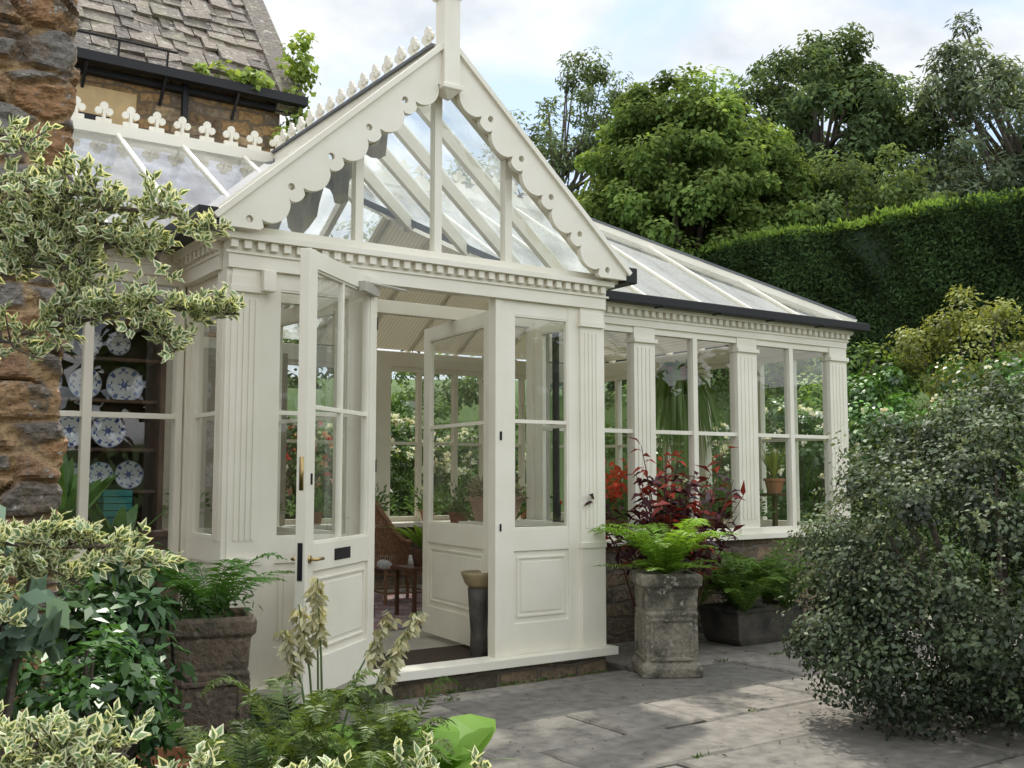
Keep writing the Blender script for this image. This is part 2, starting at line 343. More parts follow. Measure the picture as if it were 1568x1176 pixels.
# ------------------------------------------------------------ conservatory
CON=empty('conservatory')
Fm=M();G=M();RG=M();Bk=M();Dw=M();Bl=M();Ld=M()
def gq(mb,pts): mb.add(pts,[tuple(range(len(pts)))])
def flutes(O,u,n,a0,a1,d,z0,z1,k=4):
    w=(a1-a0); m0=.03; st=(w-2*m0)/k
    for i in range(k):
        c=a0+m0+st*(i+.5); Fm.lbox(O,u,n,c-st*.30,c+st*.30,d-.001,d+.007,z0,z1)
def leaf(F_,G_,O,u,n,w,z0=.17,z1=2.60,th=.045,vm=True,st=.1,ver=1.01,vtop=None):
    h=th/2; vt=(z1-.1) if vtop is None else vtop
    F_.lbox(O,u,n,0,st,-h,h,z0,z1);F_.lbox(O,u,n,w-st,w,-h,h,z0,z1)
    e=.002
    F_.lbox(O,u,n,st,w-st,-h+e,h-e,vt,z1-.001);F_.lbox(O,u,n,st,w-st,-h+e,h-e,.86,ver);F_.lbox(O,u,n,st,w-st,-h+e,h-e,z0+.001,z0+.21)
    F_.lbox(O,u,n,st-.001,w-st+.001,-h*.35,h*.35,z0+.2,.87)
    p0,p1,q0,q1=st+.03,w-st-.03,z0+.25,.82
    for (a,b,c,d) in [(p0,p1,q0,q0+.014),(p0,p1,q1-.014,q1),(p0,p0+.014,q0+.0141,q1-.0141),(p1-.014,p1,q0+.0141,q1-.0141)]:
        F_.lbox(O,u,n,a,b,-h*.75,h*.75,c,d)
    F_.lbox(O,u,n,p0+.035,p1-.035,-h*.6,h*.6,q0+.035,q1-.035)
    F_.lbox(O,u,n,st,w-st,-.014,.014,1.742,1.768)
    if vm: F_.lbox(O,u,n,w/2-.013,w/2+.013,-.016,.016,ver,vt)
    for (a,b,c,d) in [(st,w-st,ver,ver+.012),(st,w-st,vt-.012,vt),(st,st+.012,ver+.012,vt-.012),(w-st-.012,w-st,ver+.012,vt-.012)]:
        F_.lbox(O,u,n,a,b,-.018,.018,c,d)
    P=lambda a,z:(O[0]+u[0]*a,O[1]+u[1]*a,z)
    gq(G_,[P(st,ver),P(w-st,ver),P(w-st,vt),P(st,vt)])
def entab(O,u,n,a0,a1,zt=2.80,z0=2.60,dd=.055,dent=True):
    Fm.lbox(O,u,n,a0,a1,-.05,dd,z0,zt-.002)
    Fm.lbox(O,u,n,a0-.02,a1+.02,dd-.001,dd+.012,zt-.115,zt-.10)
    Fm.lbox(O,u,n,a0-.04,a1+.04,-.04,dd+.055,zt-.035,zt+.003)
    if dent:
        a=a0+.0
        while a<a1-.03:
            Fm.lbox(O,u,n,a,a+.045,dd-.002,dd+.035,zt-.085,zt-.036); a+=.082
# porch
U=(1,0);Nf=(0,-1);O=(0,0)
for a0,a1 in ((0,.2),(2.6,2.8)):
    Fm.lbox(O,U,Nf,a0,a1,-.15,.04,.16,2.60)
    flutes(O,U,Nf,a0,a1,.04,1.0,2.42)
    Fm.lbox(O,U,Nf,a0-.015,a1+.015,-.05,.062,2.46,2.50); Fm.lbox(O,U,Nf,a0-.008,a1+.008,-.05,.054,2.50,2.56)
    Fm.lbox(O,U,Nf,a0-.012,a1+.012,-.05,.066,.86,.90); Fm.lbox(O,U,Nf,a0-.006,a1+.006,-.05,.058,.16,.86)
leaf(Fm,G,(.2,0),U,Nf,.675,z0=.16,z1=2.6,vm=False)
leaf(Fm,G,(1.925,0),U,Nf,.675,z0=.16,z1=2.6,vm=False)
Fm.box(.875,.935,-.03,.06,.16,2.6);Fm.box(1.866,1.925,-.03,.06,.16,2.6)
entab(O,U,Nf,-.03,2.83)
Fm.box(-.03,2.86,-.13,.06,.105,.16)
Fm.box(-.03,.0,.06,.8,.105,.16)
Dw.box(0.0,2.8,-.06,.75,-.04,.104)
for xs,nn in ((0,(-1,0)),(2.8,(1,0))):
    Us=(0,1); ii=-1 if xs==0 else 1
    Fm.lbox((xs,0),Us,nn,-.03,.13,-.1,.03,.161,2.599); flutes((xs,0),Us,nn,-.03,.13,.03,1.0,2.42,3)
    leaf(Fm,G,(xs-ii*.03,.13),Us,nn,.6,z0=.16,z1=2.6,vm=False,st=.08)
    Fm.lbox((xs,0),Us,nn,.73,.80,-.09,.02,.161,2.599)
    entab((xs,0),Us,nn,.06,.80)
def run(O,u,n,length,pil,mul,flu=True):
    P=lambda a,z:(O[0]+u[0]*a,O[1]+u[1]*a,z)
    Fm.lbox(O,u,n,0,length,-.09,.10,.80,.845); Fm.lbox(O,u,n,0,length,-.035,.035,.845,.90)
    Fm.lbox(O,u,n,0,length,-.034,.034,2.60,2.66)
    entab(O,u,n,0,length,zt=2.83,z0=2.655)
    for a0,a1 in pil:
        Fm.lbox(O,u,n,a0,a1,-.055,.045,.846,2.656)
        if flu:
            flutes(O,u,n,a0,a1,.045,.98,2.48,4)
            Fm.lbox(O,u,n,a0-.012,a1+.012,-.05,.07,2.52,2.555); Fm.lbox(O,u,n,a0-.008,a1+.008,-.05,.066,.846,.90)
    for a in mul: Fm.lbox(O,u,n,a-.027,a+.027,-.037,.037,.89,2.61)
    Fm.lbox(O,u,n,0,length,-.018,.018,1.738,1.772)
    gq(G,[P(0,.87),P(length,.87),P(length,2.62),P(0,2.62)])
    Dw.lbox(O,u,n,0,length,-.16,.03,-.03,.80)
run((2.83,.8),(1,0),(0,-1),3.81,[(0,.08),(.98,1.22),(2.24,2.50),(3.55,3.81)],[.5,1.71,2.99])
run((-3.0,.8),(1,0),(0,-1),2.97,[(0,.24),(1.0,1.2),(2.93,2.97)],[.6,1.78,2.39],flu=False)
run((6.64,.801),(0,1),(1,0),4.1,[(0,.2),(1.9,2.15),(3.85,4.1)],[.65,1.1,1.5,2.6,3.05,3.5])
run((6.64,4.9),(-1,0),(0,1),9.64,[(0,.2),(1.5,1.72),(3.0,3.22),(4.5,4.7),(6,6.2),(9.4,9.64)],[.7,1.1,2.1,2.6,3.6,4.05,5.2,5.6,6.9,7.7,8.6])
Dw.box(-3.2,-3.0,.65,5.05,-.03,2.9)
leaf(Fm,G,(1.97,.16),nrm(np.array([.10,1.0])),nrm(np.array([-1.,.1])),1.15,z0=.16,z1=2.55,vm=False)
leaf(Fm,G,(.83,.16),nrm(np.array([-.10,1.0])),nrm(np.array([-1.,-.1])),1.0,z0=.16,z1=2.55,vm=False)
Fm.box(-.02,2.82,.76,.84,2.56,2.655)
fl=M(); fl.box(0.01,2.79,.0,.79,.105,.118); fl.box(-3,6.5,.79,4.8,.05,.12)
# open door leaf
D_=M();DG=M(); ang=math.radians(41); ud=(-math.cos(ang),-math.sin(ang)); nd=(-math.sin(ang),math.cos(ang))
HO=(.915,-.05); WD=.98
leaf(D_,DG,HO,ud,nd,WD,z0=.18,z1=2.62,th=.06)
D_.obj('open_door_leaf',PAINT,CON,bevel=.003); DG.obj('open_door_glass',GLASS,CON)
dh=M()
P=lambda a,d,z:(HO[0]+ud[0]*a+nd[0]*d,HO[1]+ud[1]*a+nd[1]*d,z)
for sgn in (-1,1):
    dh.tube([P(.93,.02*sgn,.93),P(.93,.07*sgn,.93),P(.85,.075*sgn,.93)],.009,8)
    dh.tube([P(.93,.026*sgn,.93),P(.93,.036*sgn,.93)],.022,10)
dh.lbox(HO,ud,nd,WD-.002,WD+.003,-.012,.012,1.30,1.48)
dh.obj('door_handle',BRASS,CON,smooth=True)
db=M(); db.lbox(HO,ud,nd,.38,.60,-.032,.032,.90,.965); db.lbox(HO,ud,nd,WD-.002,WD+.004,-.014,.014,.82,1.02); db.lbox(HO,ud,nd,.91,.932,-.033,.033,1.33,1.39)
for z in (.5,1.4,2.3): db.lbox(HO,ud,nd,-.012,.004,-.032,.032,z,z+.08)
db.box(1.90,1.918,-.034,-.03,1.62,1.68);db.box(1.90,1.914,-.034,-.03,1.0,1.05)
db.obj('letter_plate_and_locks',BLACK,CON)
cl=M(); cl.lbox(HO,ud,nd,.05,.30,-.068,-.031,2.50,2.56); cl.tube([P(.2,-.05,2.565),(1.15,-.05,2.575)],.009,6); cl.obj('door_closer',simple('grey_metal',(.45,.42,.36),rough=.4),CON)
sb=M(); sb.box(.17,.25,-.10,-.042,2.47,2.60); sb.obj('alarm_box',PAINT,CON,bevel=.006)
# roofs
EZ=2.90;RZ=4.20;EY=.70;RY=2.85;XR=6.72
mz=(RZ-EZ)/(RY-EY); pz=(RZ-EZ)/1.5
def mainz(y): return EZ+mz*(y-EY)
def bar(p0,p1,up): 
    Fm.beam(p0,p1,.032,.04,up); u=Vector(up).normalized(); Fm.beam(Vector(p0)-u*.055,Vector(p1)-u*.055,.055,.068,up)
upf=Vector((0,-mz,1)); upb=Vector((0,mz,1)); upl=Vector((-pz,0,1));upr=Vector((pz,0,1)); uph=Vector((mz,0,1))
gq(RG,[(-.1,-.1,EZ),(-.1,.7,EZ),(1.4,2.85,RZ),(1.4,-.1,RZ)]); gq(RG,[(2.9,-.1,EZ),(2.9,.7,EZ),(1.4,2.85,RZ),(1.4,-.1,RZ)])
y=.02
while y<2.7:
    s=0 if y<=.7 else (y-.7)/1.4333
    for sg,up in ((1,upl),(-1,upr)):
        x0=-.1+s; z0=EZ+pz*s
        if 1.4-x0>.1:
            a=(x0,y,z0);b=(1.4,y,RZ)
            if sg<0: a=(2.8-x0,y,z0)
            bar(a,b,up)
    y+=.42
XH=XR-2.15
gq(RG,[(-3,EY,EZ),(-.1,EY,EZ),(1.4,RY,RZ),(-3,RY,RZ)])
gq(RG,[(2.9,EY,EZ),(XR,EY,EZ),(XH,RY,RZ),(1.4,RY,RZ)])
gq(RG,[(XR,EY,EZ),(XR,5.0,EZ),(XH,RY,RZ)])
gq(RG,[(XR,5.0,EZ),(-3,5.0,EZ),(-3,RY,RZ),(XH,RY,RZ)])
o=.13
gq(Bl,[(3.0,EY+.15,EZ-o+.08),(XR-.2,EY+.15,EZ-o+.08),(XH,RY,RZ-o),(2.0,RY-.4,RZ-o-.25)])
gq(Bl,[(XR-.15,EY+.2,EZ-o+.08),(XR-.15,4.85,EZ-o+.08),(XH,RY,RZ-o)])
gq(Bl,[(XR-.2,4.85,EZ-o+.08),(2.6,4.85,EZ-o+.08),(2.6,RY,RZ-o),(XH,RY,RZ-o)])
xs_=list(np.arange(-2.7,2.9,.54))+list(np.arange(3.25,XR-.1,.66))
for x in xs_:
    ya=EY
    if -.1<x<=1.4: ya=.7+1.4333*(x+.1)
    elif 1.4<x<2.9: ya=.7+1.4333*(2.9-x)
    yt=RY if x<XH else EY+(XR-x)
    if yt-ya>.1: bar((x,ya,mainz(ya)),(x,yt,mainz(yt)),upf)
    bar((x,5.0,EZ),(x,5.7-yt,mainz(yt)),upb)
y=EY+.5
while y<4.8:
    d=min(y-EY,5.0-y); bar((XR,y,EZ),(XR-d,y,EZ+mz*d),uph); y+=.54
Fm.beam((1.4,-.1,RZ+.02),(1.4,2.85,RZ+.02),.09,.10); Fm.beam((-3,RY,RZ+.02),(XH,RY,RZ+.02),.09,.10)
for yy in (EY,5.0):
    Fm.beam((XR,yy,EZ+.0),(XH,RY,RZ),.09,.09); Ld.beam((XR,yy,EZ+.06),(XH,RY,RZ+.06),.10,.025)
Ld.beam((-.1,.7,EZ+.0),(1.4,2.85,RZ),.14,.05);Ld.beam((2.9,.7,EZ+.0),(1.4,2.85,RZ),.14,.05)
Ld.beam((1.4,-.05,RZ+.075),(1.4,2.85,RZ+.075),.14,.02)
Ld.obj('lead_flashing',LEAD,CON)
Fm.box(-3,-.10,EY-.02,EY+.06,2.83,2.895);Fm.box(2.9,XR,EY-.02,EY+.06,2.83,2.895);Fm.box(-.13,-.06,-.08,.7,2.80,2.89);Fm.box(2.86,2.93,-.08,.7,2.80,2.89)
Bk.beam((-3,EY-.06,2.855),(-.15,EY-.06,2.855),.12,.13);Bk.beam((2.95,EY-.06,2.865),(XR+.06,EY-.06,2.865),.1,.08)
Bk.beam((-.19,-.16,2.86),(-.19,EY-.02,2.86),.12,.12); Bk.beam((2.99,-.16,2.86),(2.99,EY-.02,2.86),.12,.12);Bk.beam((XR+.06,EY-.1,2.865),(XR+.06,5.1,2.865),.1,.08)
for x in np.arange(3.3,XR,.7): Bk.box(x-.012,x+.012,EY-.12,EY+.02,2.815,2.83)
Bk.tube([(2.98,.62,2.82),(2.93,.70,2.6),(2.93,.70,.02)],.03,8)
Bk.obj('gutters',BLACK,CON,bevel=.02)
for x in (.82,1.4,1.97):
    h=RZ-pz*abs(x-1.4)*1.0-.12; Fm.box(x-.028,x+.028,-.035,.03,2.86,h)
Fm.box(-.02,2.82,-.045,.04,2.80,2.862)
gq(G,[(.0,.0,2.85),(2.8,.0,2.85),(1.4,.0,4.1)])
for sg in (1,-1):
    a=(1.4-sg*1.42,-.0,EZ-.02);b=(1.4,0,RZ-.02); Fm.beam(a,b,.06,.09,(-sg*pz,0,1))
fb=Fol(); k=28
for i in range(k):
    t0,t1=i/k,(i+1)/k
    def q(t,s): 
        x=.12+1.0*t; zt=EZ-.12+pz*x*.98; sag=.24*abs(math.sin(t*math.pi*3.5))**.7*(1 if t<.75 else .5)
        return (x,.16+.03*math.sin(t*60)+s*.04,zt-s*(.08+sag))
    for s0,s1 in ((0,.5),(.5,1)): fb.V.append(np.array([[q(t0,s0),q(t1,s0),q(t1,s1),q(t0,s1)]])); fb.C.append(np.array([[.17,.16,.12]])*(.8+.4*random.random()))
fb.obj('gathered_blind',FLOWER,CON)
def barge(sign):
    F0=np.array([-.13,2.87]);A=np.array([1.4,4.26]);e=(A-F0)/np.linalg.norm(A-F0);nn=np.array([e[1],-e[0]])
    pts=[(-.13,2.815),(-.13,2.87),(1.4,4.26)]
    inner=[];holes=[]; un=.345; cs=1.80
    while cs>.35:
        for q in np.linspace(0,1,13): inner.append(F0+e*(cs-q*un*.66)+nn*(.165+.075*math.sin(math.pi*q)**.6))
        for q in np.linspace(0,1,7)[1:]: inner.append(F0+e*(cs-un*.66-q*un*.34)+nn*(.185+.03*math.sin(math.pi*q)**.6))
        holes.append(F0+e*(cs-un*.83)+nn*(.118)); cs-=un
    pts.append((1.4,float(inner[0][1])+.02))
    pts+= [tuple(p) for p in inner if p[1]>2.83]
    last=pts[-1]; pts.append((last[0]-.02,2.815))
    cu=bpy.data.curves.new('bargeboard','CURVE'); cu.dimensions='2D'; cu.fill_mode='BOTH'; cu.extrude=.02
    def spl(pp):
        sp=cu.splines.new('POLY'); sp.points.add(len(pp)-1); sp.use_cyclic_u=True
        for i,p in enumerate(pp):
            x=p[0] if sign>0 else 2.8-p[0]; sp.points[i].co=(x,p[1],0,1)
    spl(pts)
    for h in holes: spl([(h[0]+.022*math.cos(t),h[1]+.022*math.sin(t)) for t in np.linspace(0,2*math.pi,14)[:-1]])
    ob=bpy.data.objects.new('bargeboard',cu); ob.rotation_euler=(math.pi/2,0,0); ob.location=(0,-.15 - (.001 if sign<0 else 0),0)
    cu.materials.append(PAINT); COL.objects.link(ob); ob.parent=CON
    p0=(F0[0]-.03,F0[1]-.01);p1=(1.4,4.275)
    mm=lambda x:x if sign>0 else 2.8-x
    Fm.beam((mm(p0[0]),-.15,p0[1]),(1.4,-.15,p1[1]),.09,.035,(-sign*.9,0,1))
    Fm.beam((mm(p0[0]),-.06,p0[1]-.03),(1.4,-.06,p1[1]-.03),.14,.05,(-sign*.9,0,1))
barge(1);barge(-1)
Fn=M(); Fn.box(1.34,1.46,-.21,-.09,3.93,4.56); Fn.loft(1.4,-.15,[(.075,4.56),(.085,4.58),(.085,4.60),(.04,4.62)]); Fn.loft(1.4,-.15,[(.03,4.62),(.03,4.64),(.055,4.67),(.065,4.71),(.05,4.76),(.01,4.80),(.004,4.87)],seg=14)
Fn.loft(1.4,-.15,[(.01,3.87),(.06,3.92),(.075,3.93),(.075,3.96),(.065,3.965)]); Fn.obj('finial',PAINT,CON,bevel=.004)
Cr=M()
def crest(p,u):
    p=Vector(p);u=Vector(u);z=Vector((0,0,1));n_=u.cross(z)
    def disc(c,r,k=9):
        a=[c+(u*math.cos(2*math.pi*i/k)+z*math.sin(2*math.pi*i/k))*r+n_*.012 for i in range(k)];b=[q-n_*.024 for q in a]
        Cr.add(a+b,[tuple(range(k)),tuple(range(2*k-1,k-1,-1))]+[(i,(i+1)%k,(i+1)%k+k,i+k) for i in range(k)])
    disc(p+z*.150,.034);disc(p+z*.105+u*.042,.031);disc(p+z*.105-u*.042,.031)
    Cr.beam(p+z*.0,p+z*.12,.022,.045,n_); Cr.beam(p-u*.06+z*.02,p+u*.06+z*.02,.03,.05,(0,0,1))
y=.12
while y<2.8: crest((1.4,y,RZ+.09),(0,1,0)); y+=.2
x=-2.9
while x<4.5: crest((x,RY,RZ+.07),(1,0,0)); x+=.215
Cr.obj('ridge_cresting',PAINT,CON)
Fm.obj('painted_frame',PAINT,CON,bevel=.0025); G.obj('window_glass',GLASS,CON); RG.obj('roof_glass',RGLASS,CON)
Dw.obj('dwarf_wall',DWARF,CON); Bl.obj('roof_blinds',BLIND,CON); fl.obj('floor',FLOORM,CON)
dm=M(); dm.box(.4,2.2,.12,.7,.121,.135); dm.obj('doormat',simple('coir_mat',(.09,.06,.035),rough=1,scale=60,bump=1))
def rugmat():
    m_,nt,out=newmat('rug_cloth'); tc=N(nt,'ShaderNodeTexCoord'); v=N(nt,'ShaderNodeTexChecker',Scale=5.0); L(nt,tc.outputs['Object'],v.inputs['Vector'])
    no=N(nt,'ShaderNodeTexNoise',Scale=18.0,Detail=5.0); L(nt,tc.outputs['Object'],no.inputs['Vector'])
    c=mixc(nt,v.outputs['Fac'],(.26,.11,.09),(.36,.26,.22)); c=mixc(nt,ramp(nt,no.outputs[0],[(.45,(0,0,0)),(.55,(1,1,1))]),c,(.17,.16,.19))
    p=N(nt,'ShaderNodeBsdfPrincipled',Roughness=1.0); L(nt,c,p.inputs['Base Color']); L(nt,p.outputs[0],out.inputs[0]); return m_
rg=M(); rg.box(1.7,4.2,1.7,4.1,.122,.132); rg.obj('rug',rugmat())
# ------------------------------------------------------------ house
HS=empty('stone_house'); w=M(); hx0,hx1,hy0,hy1,he=-9,2.37,5.25,12.3,5.75; hr=he+4.25
w.add([(hx0,hy0,0),(hx1,hy0,0),(hx1,hy1,0),(hx0,hy1,0),(hx0,hy0,he),(hx1,hy0,he),(hx1,hy1,he),(hx0,hy1,he),(hx0,(hy0+hy1)/2,hr),(hx1,(hy0+hy1)/2,hr)],
 [(0,1,5,4),(2,3,7,6),(1,2,6,9,5),(3,0,4,8,7)]); w.obj('walls',STONE,HS)
sl=M(); ey=hy0-.18; my=(hy0+hy1)/2; sp=(hr-he)/(my-hy0); ez=he-.18*sp+.12
for side in (0,1):
    L0=math.hypot(my-ey,sp*(my-ey)); s=0
    e=Vector((0,my-ey,sp*(my-ey))).normalized(); nn=Vector((0,-e.z,e.y))
    while s<L0-.1:
        c=.24 if s<.8 else (.20 if s<2.5 else .16); x=hx0-.1+random.uniform(0,.2)
        while x<hx1+.1:
            ww=random.uniform(.14,.42)*(1 if side==0 else 3); x2=min(x+ww,hx1+.12+random.uniform(-.02,.02)); th=random.uniform(.02,.055); lift=random.uniform(0,.03); sk=random.uniform(-.03,.03)
            q=[]
            for (a,t,hh) in ((x,s-random.uniform(0,.07),.0),(x2-.012,s-random.uniform(0,.07),.0),(x2-.012,s+c*1.4,-.015),(x,s+c*1.4,-.015)):
                p=Vector((a,ey,ez))+e*t+nn*(hh+.02+lift+(sk if a==x else -sk)*.4); q.append(p)
            r=[p+nn*th for p in q[:2]]+[p+nn*(th-.012) for p in q[2:]]
            al=q+r
            if side==1: al=[Vector((p.x,2*my-p.y,p.z)) for p in al]
            sl.hexa(al); x=x2
        s+=c
sl.obj('slate_roof',SLATE,HS)
vg=M(); e0=Vector((hx1+.06,ey+.02,ez-.05)); e1=Vector((hx1+.06,my,ez-.05+sp*(my-ey))); vg.beam(e0,e1,.30,.26,(0,-sp,1)); vg.obj('gable_coping',SLATE,HS)
gt=M(); gt.beam((hx0,ey-.06,he-.10),(hx1+.22,ey-.06,he-.10),.12,.10); gt.beam((hx0,hy0-.05,he-.18),(hx1+.1,hy0-.05,he-.18),.10,.06)
for x in np.arange(-3,2.3,.8): gt.beam((x,hy0-.01,he-.38),(x,ey-.04,he-.14),.03,.03)
gt.tube([(1.25,hy0-.08,he-.1),(1.25,hy0-.08,he-.6)],.04,8); gt.tube([(-.05,ey-.05,he-.1),(-.05,hy0-.08,he-.35),(-.05,hy0-.08,3)],.04,8)
gt.tube([(hx0,ey-.1,he+.13),(1.1,ey-.1,he+.13)],.014,6)
for x in np.arange(-2,1.2,.5): gt.tube([(x,ey-.1,he+.13),(x,ey-.05,he-.1)],.012,5)
gt.obj('gutter',BLACK,HS)
wn=M(); wn.box(-.35,.48,hy0-.05,hy0+.0,3.9,5.12); wn.obj('window_glass',BLACK,HS)
ws=M(); ws.box(-.5,.75,hy0-.04,hy0-.0,5.12,5.42); ws.box(.48,.72,hy0-.06,hy0,3.9,5.12);ws.box(-.6,-.35,hy0-.06,hy0,3.9,5.12); ws.box(.05,.09,hy0-.08,hy0,3.9,5.11); ws.obj('window_surround',simple('honey_stone',(.50,.36,.18),(.40,.28,.15),rough=.9,bump=.4),HS)
F=Fol(); crown(F,[(2.5,5.1,5.9,.12,.2,.85,20),(1.75,5.05,5.80,.5,.12,.06,12),(2.45,5.1,4.9,.2,.2,.6,10)],.11,40,.08,.065,(.20,.28,.06),(.32,.40,.10)); F.obj('climbing_creeper',LEAF)
# ------------------------------------------------------------ stone pier left
nz=520; nx=100; vs=[];cs=[]; cellc={}
for iz in range(nz+1):
    z=5.4*iz/nz
    ex=-1.19+.05*mnoise.noise(Vector((0,0,z*3.1)))+.035*mnoise.noise(Vector((3,0,z*9)))+.012*mnoise.noise(Vector((5,0,z*30)))
    for ix in range(nx+1):
        x=ex-(1-ix/nx)*1.1; q=Vector((x*3.6+.22*mnoise.noise(Vector((x*4,z*4,0))),z*7.5+.35*mnoise.noise(Vector((x*4,z*4,7))),1.3))
        dd,pp=mnoise.voronoi(q); e=min(max(dd[1]-dd[0]-.03,0)/.10,1); e=e*e*(3-2*e)
        rough=mnoise.noise(Vector((x*45,z*45,2)))*.008+mnoise.noise(Vector((x*18,z*26,9)))*.014+abs(mnoise.noise(Vector((x*9,z*30,5))))*.014
        key=(round(pp[0][0],3),round(pp[0][1],3))
        if key not in cellc: cellc[key]=(random.choice([(.24,.14,.075),(.31,.17,.08),(.19,.17,.15),(.34,.21,.11),(.22,.20,.175),(.15,.125,.105)]),random.uniform(-.012,.022),random.uniform(-.08,.08),random.uniform(-.05,.05))
        base,dz,tx,tz=cellc[key]; off=q-Vector(pp[0])
        h=(.030+dz+tx*off.x*.5+tz*off.y*.5)*e+rough
        if ix==nx: h-=.030
        if ix==nx-1: h-=.012
        vs.append((x,-1.47-h,z)); mo=(.40,.27,.14)
        cs.append([mo[k]*(1-e)+base[k]*e for k in range(3)]+[1])
o0=len(vs)
for iz in range(nz+1):
    x,y,z=vs[iz*(nx+1)+nx]; vs.append((x+.005,-1.30,z)); cs.append([.24,.17,.1,1])
for iz in range(nz+1):
    x,y,z=vs[iz*(nx+1)+nx]; vs.append((x-.02,-.95,z)); cs.append([.24,.17,.1,1])
fs=[]
for iz in range(nz):
    for ix in range(nx): a=iz*(nx+1)+ix; fs.append((a,a+1,a+nx+2,a+nx+1))
    a=iz*(nx+1)+nx; b=o0+iz; c=b+nz+1; fs+=[(a,b,b+1,a+nx+1),(b,c,c+1,b+1)]
me=bpy.data.meshes.new('stone_pier'); me.from_pydata(vs,[],fs); at=me.color_attributes.new('Col','FLOAT_COLOR','POINT'); at.data.foreach_set('color',np.array(cs,np.float32).ravel())
me.materials.append(PILSTONE); ob=bpy.data.objects.new('stone_pier',me); COL.objects.link(ob)
pk=M(); pk.box(-4,-1.32,-1.40,-.96,0,5.38); pk_=pk.obj('pier_core',simple('mortar',(.30,.22,.13),(.2,.15,.1),rough=1,scale=8,bump=.8)); pk_.parent=ob
# ------------------------------------------------------------ planters
def planter(name,cx,cy,rot,s,mat):
    m=M(); m.loft(cx,cy,[(h*s,z) for h,z in [(.235,0),(.24,.06),(.225,.085),(.205,.10),(.208,.40),(.215,.43),(.20,.445),(.205,.46),(.215,.60),(.24,.62),(.245,.68),(.23,.70),(.20,.70),(.19,.66)]],rot)
    for k in range(4):
        a=rot+k*math.pi/2; u=(math.cos(a),math.sin(a)); n=(math.sin(a),-math.cos(a)); O=(cx+n[0]*.2*s,cy+n[1]*.2*s)
        for (a0,a1,z0,z1) in [(-.17,.17,.11,.135),(-.17,.17,.375,.40),(-.17,-.145,.136,.374),(.145,.17,.136,.374)]:
            m.lbox(O,u,n,a0*s,a1*s,-.01,.018,z0,z1)
    return m.obj(name,mat,bevel=.007)
planter('stone_planter',3.05,-.42,math.radians(-30),.88,PLANTER); planter('stone_planter',-.34,-.80,math.radians(-14),.84,PLANTER2)
F=Fol(); fern(F,(3.05,-.42,.68),32,.76,(.18,.31,.035),up=.85,spread=.68,pl=.15); fern(F,(3.05,-.42,.68),16,.50,(.15,.26,.035),up=.35,spread=.9,pl=.16); F.obj('potted_fern',LEAF)
F=Fol(); fern(F,(-.34,-.80,.66),18,.66,(.08,.18,.035),up=.8,spread=.75,pl=.15); crown(F,[(-.34,-.80,.74,.2,.2,.08,8)],.1,40,.05,.02,(.06,.12,.03)); F.obj('potted_fern',LEAF)
m=M(); m.loft(4.65,.25,[(.34,0),(.37,.05),(.40,.26),(.42,.27),(.42,.30),(.38,.30),(.37,.26)],0,1,.55); m.obj('stone_trough',simple('dark_weathered_stone',(.11,.095,.075),(.04,.038,.033),rough=.9,scale=6,bump=.6),bevel=.008)
F=Fol()
for (x,y,l) in ((4.4,.2,.95),(4.85,.25,1.0),(4.6,.3,.8),(4.3,.0,.7),(4.0,.3,.85),(4.8,.0,.7)): fern(F,(x,y,.27),18,l,(.12,.21,.045),up=.85,spread=.68,pl=.14)
F.obj('hardy_fern',LEAF)
e=empty('burgundy_shrub'); F=Fol(); st=M()
for i in range(48):
    tall=(i%6==0)
    a=random.uniform(0,6.28); b=Vector((3.55+random.uniform(-.15,.15),.1+random.uniform(-.1,.1),.0)); R=random.uniform(.1,.85); hh=random.uniform(.8,1.4)+ (.45 if tall else 0)
    t=b+Vector((math.cos(a)*R+(.25 if tall else 0),math.sin(a)*R*.5-.05,hh)); mid=(b+t)/2+Vector((0,0,.15)); st.tube([b,mid,t],[.009,.007,.003],5)
    k=18; tt=np.linspace(.45,1,k); bb=np.array([b*(1-s)**2+mid*2*s*(1-s)+t*s*s for s in tt])
    d=runit(k); d[:,2]=np.abs(d[:,2])*.5-.15
    rd=np.array([[.32,.045,.025]]) if tall else np.array([[.06,.016,.025]])
    cc=np.where(rng.random((k,1))<.15,np.array([[.22,.03,.02]]),rd)*(.6+.8*rng.random((k,1)))
    F.kites(bb,d,np.array([0,0,1])+rng.normal(size=(k,3))*.4,.15,.045,cc,droop=.3)
F.obj('leaves',LEAFG,e); st.obj('stems',simple('red_stem',(.10,.03,.02)),e)
# ------------------------------------------------------------ right shrub
e=empty('cotoneaster_shrub'); F=Fol()
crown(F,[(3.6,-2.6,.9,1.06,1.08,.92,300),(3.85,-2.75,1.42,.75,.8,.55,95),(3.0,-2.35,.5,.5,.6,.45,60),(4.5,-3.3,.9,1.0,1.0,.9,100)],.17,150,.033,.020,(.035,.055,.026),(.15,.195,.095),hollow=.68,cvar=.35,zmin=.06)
for i in range(260):
    u=runit(1)[0]; u[2]=abs(u[2])*.9+.02; b=np.array([3.6,-2.6,.8])+u*np.array([1.0,1.0,.95])*.95; t=np.linspace(0,1,22)[:,None]
    tip=nrm((u*np.array([1,1,.6])+rng.normal(size=3)*.4)[None])[0]; ln=random.uniform(.12,.40)
    pp=b+t*tip*ln+np.array([0,0,-.12])*t**2; d=runit(22)
    F.kites(pp,d,runit(22),.026,.015,np.array([.18,.22,.11])*(.4+1.0*rng.random((22,1))))
    F.strip(pp[::3],[.004]*8,np.array([.7,-.7,0]),np.array([.06,.045,.03]))
F.obj('foliage',LEAFS,e); st=M()
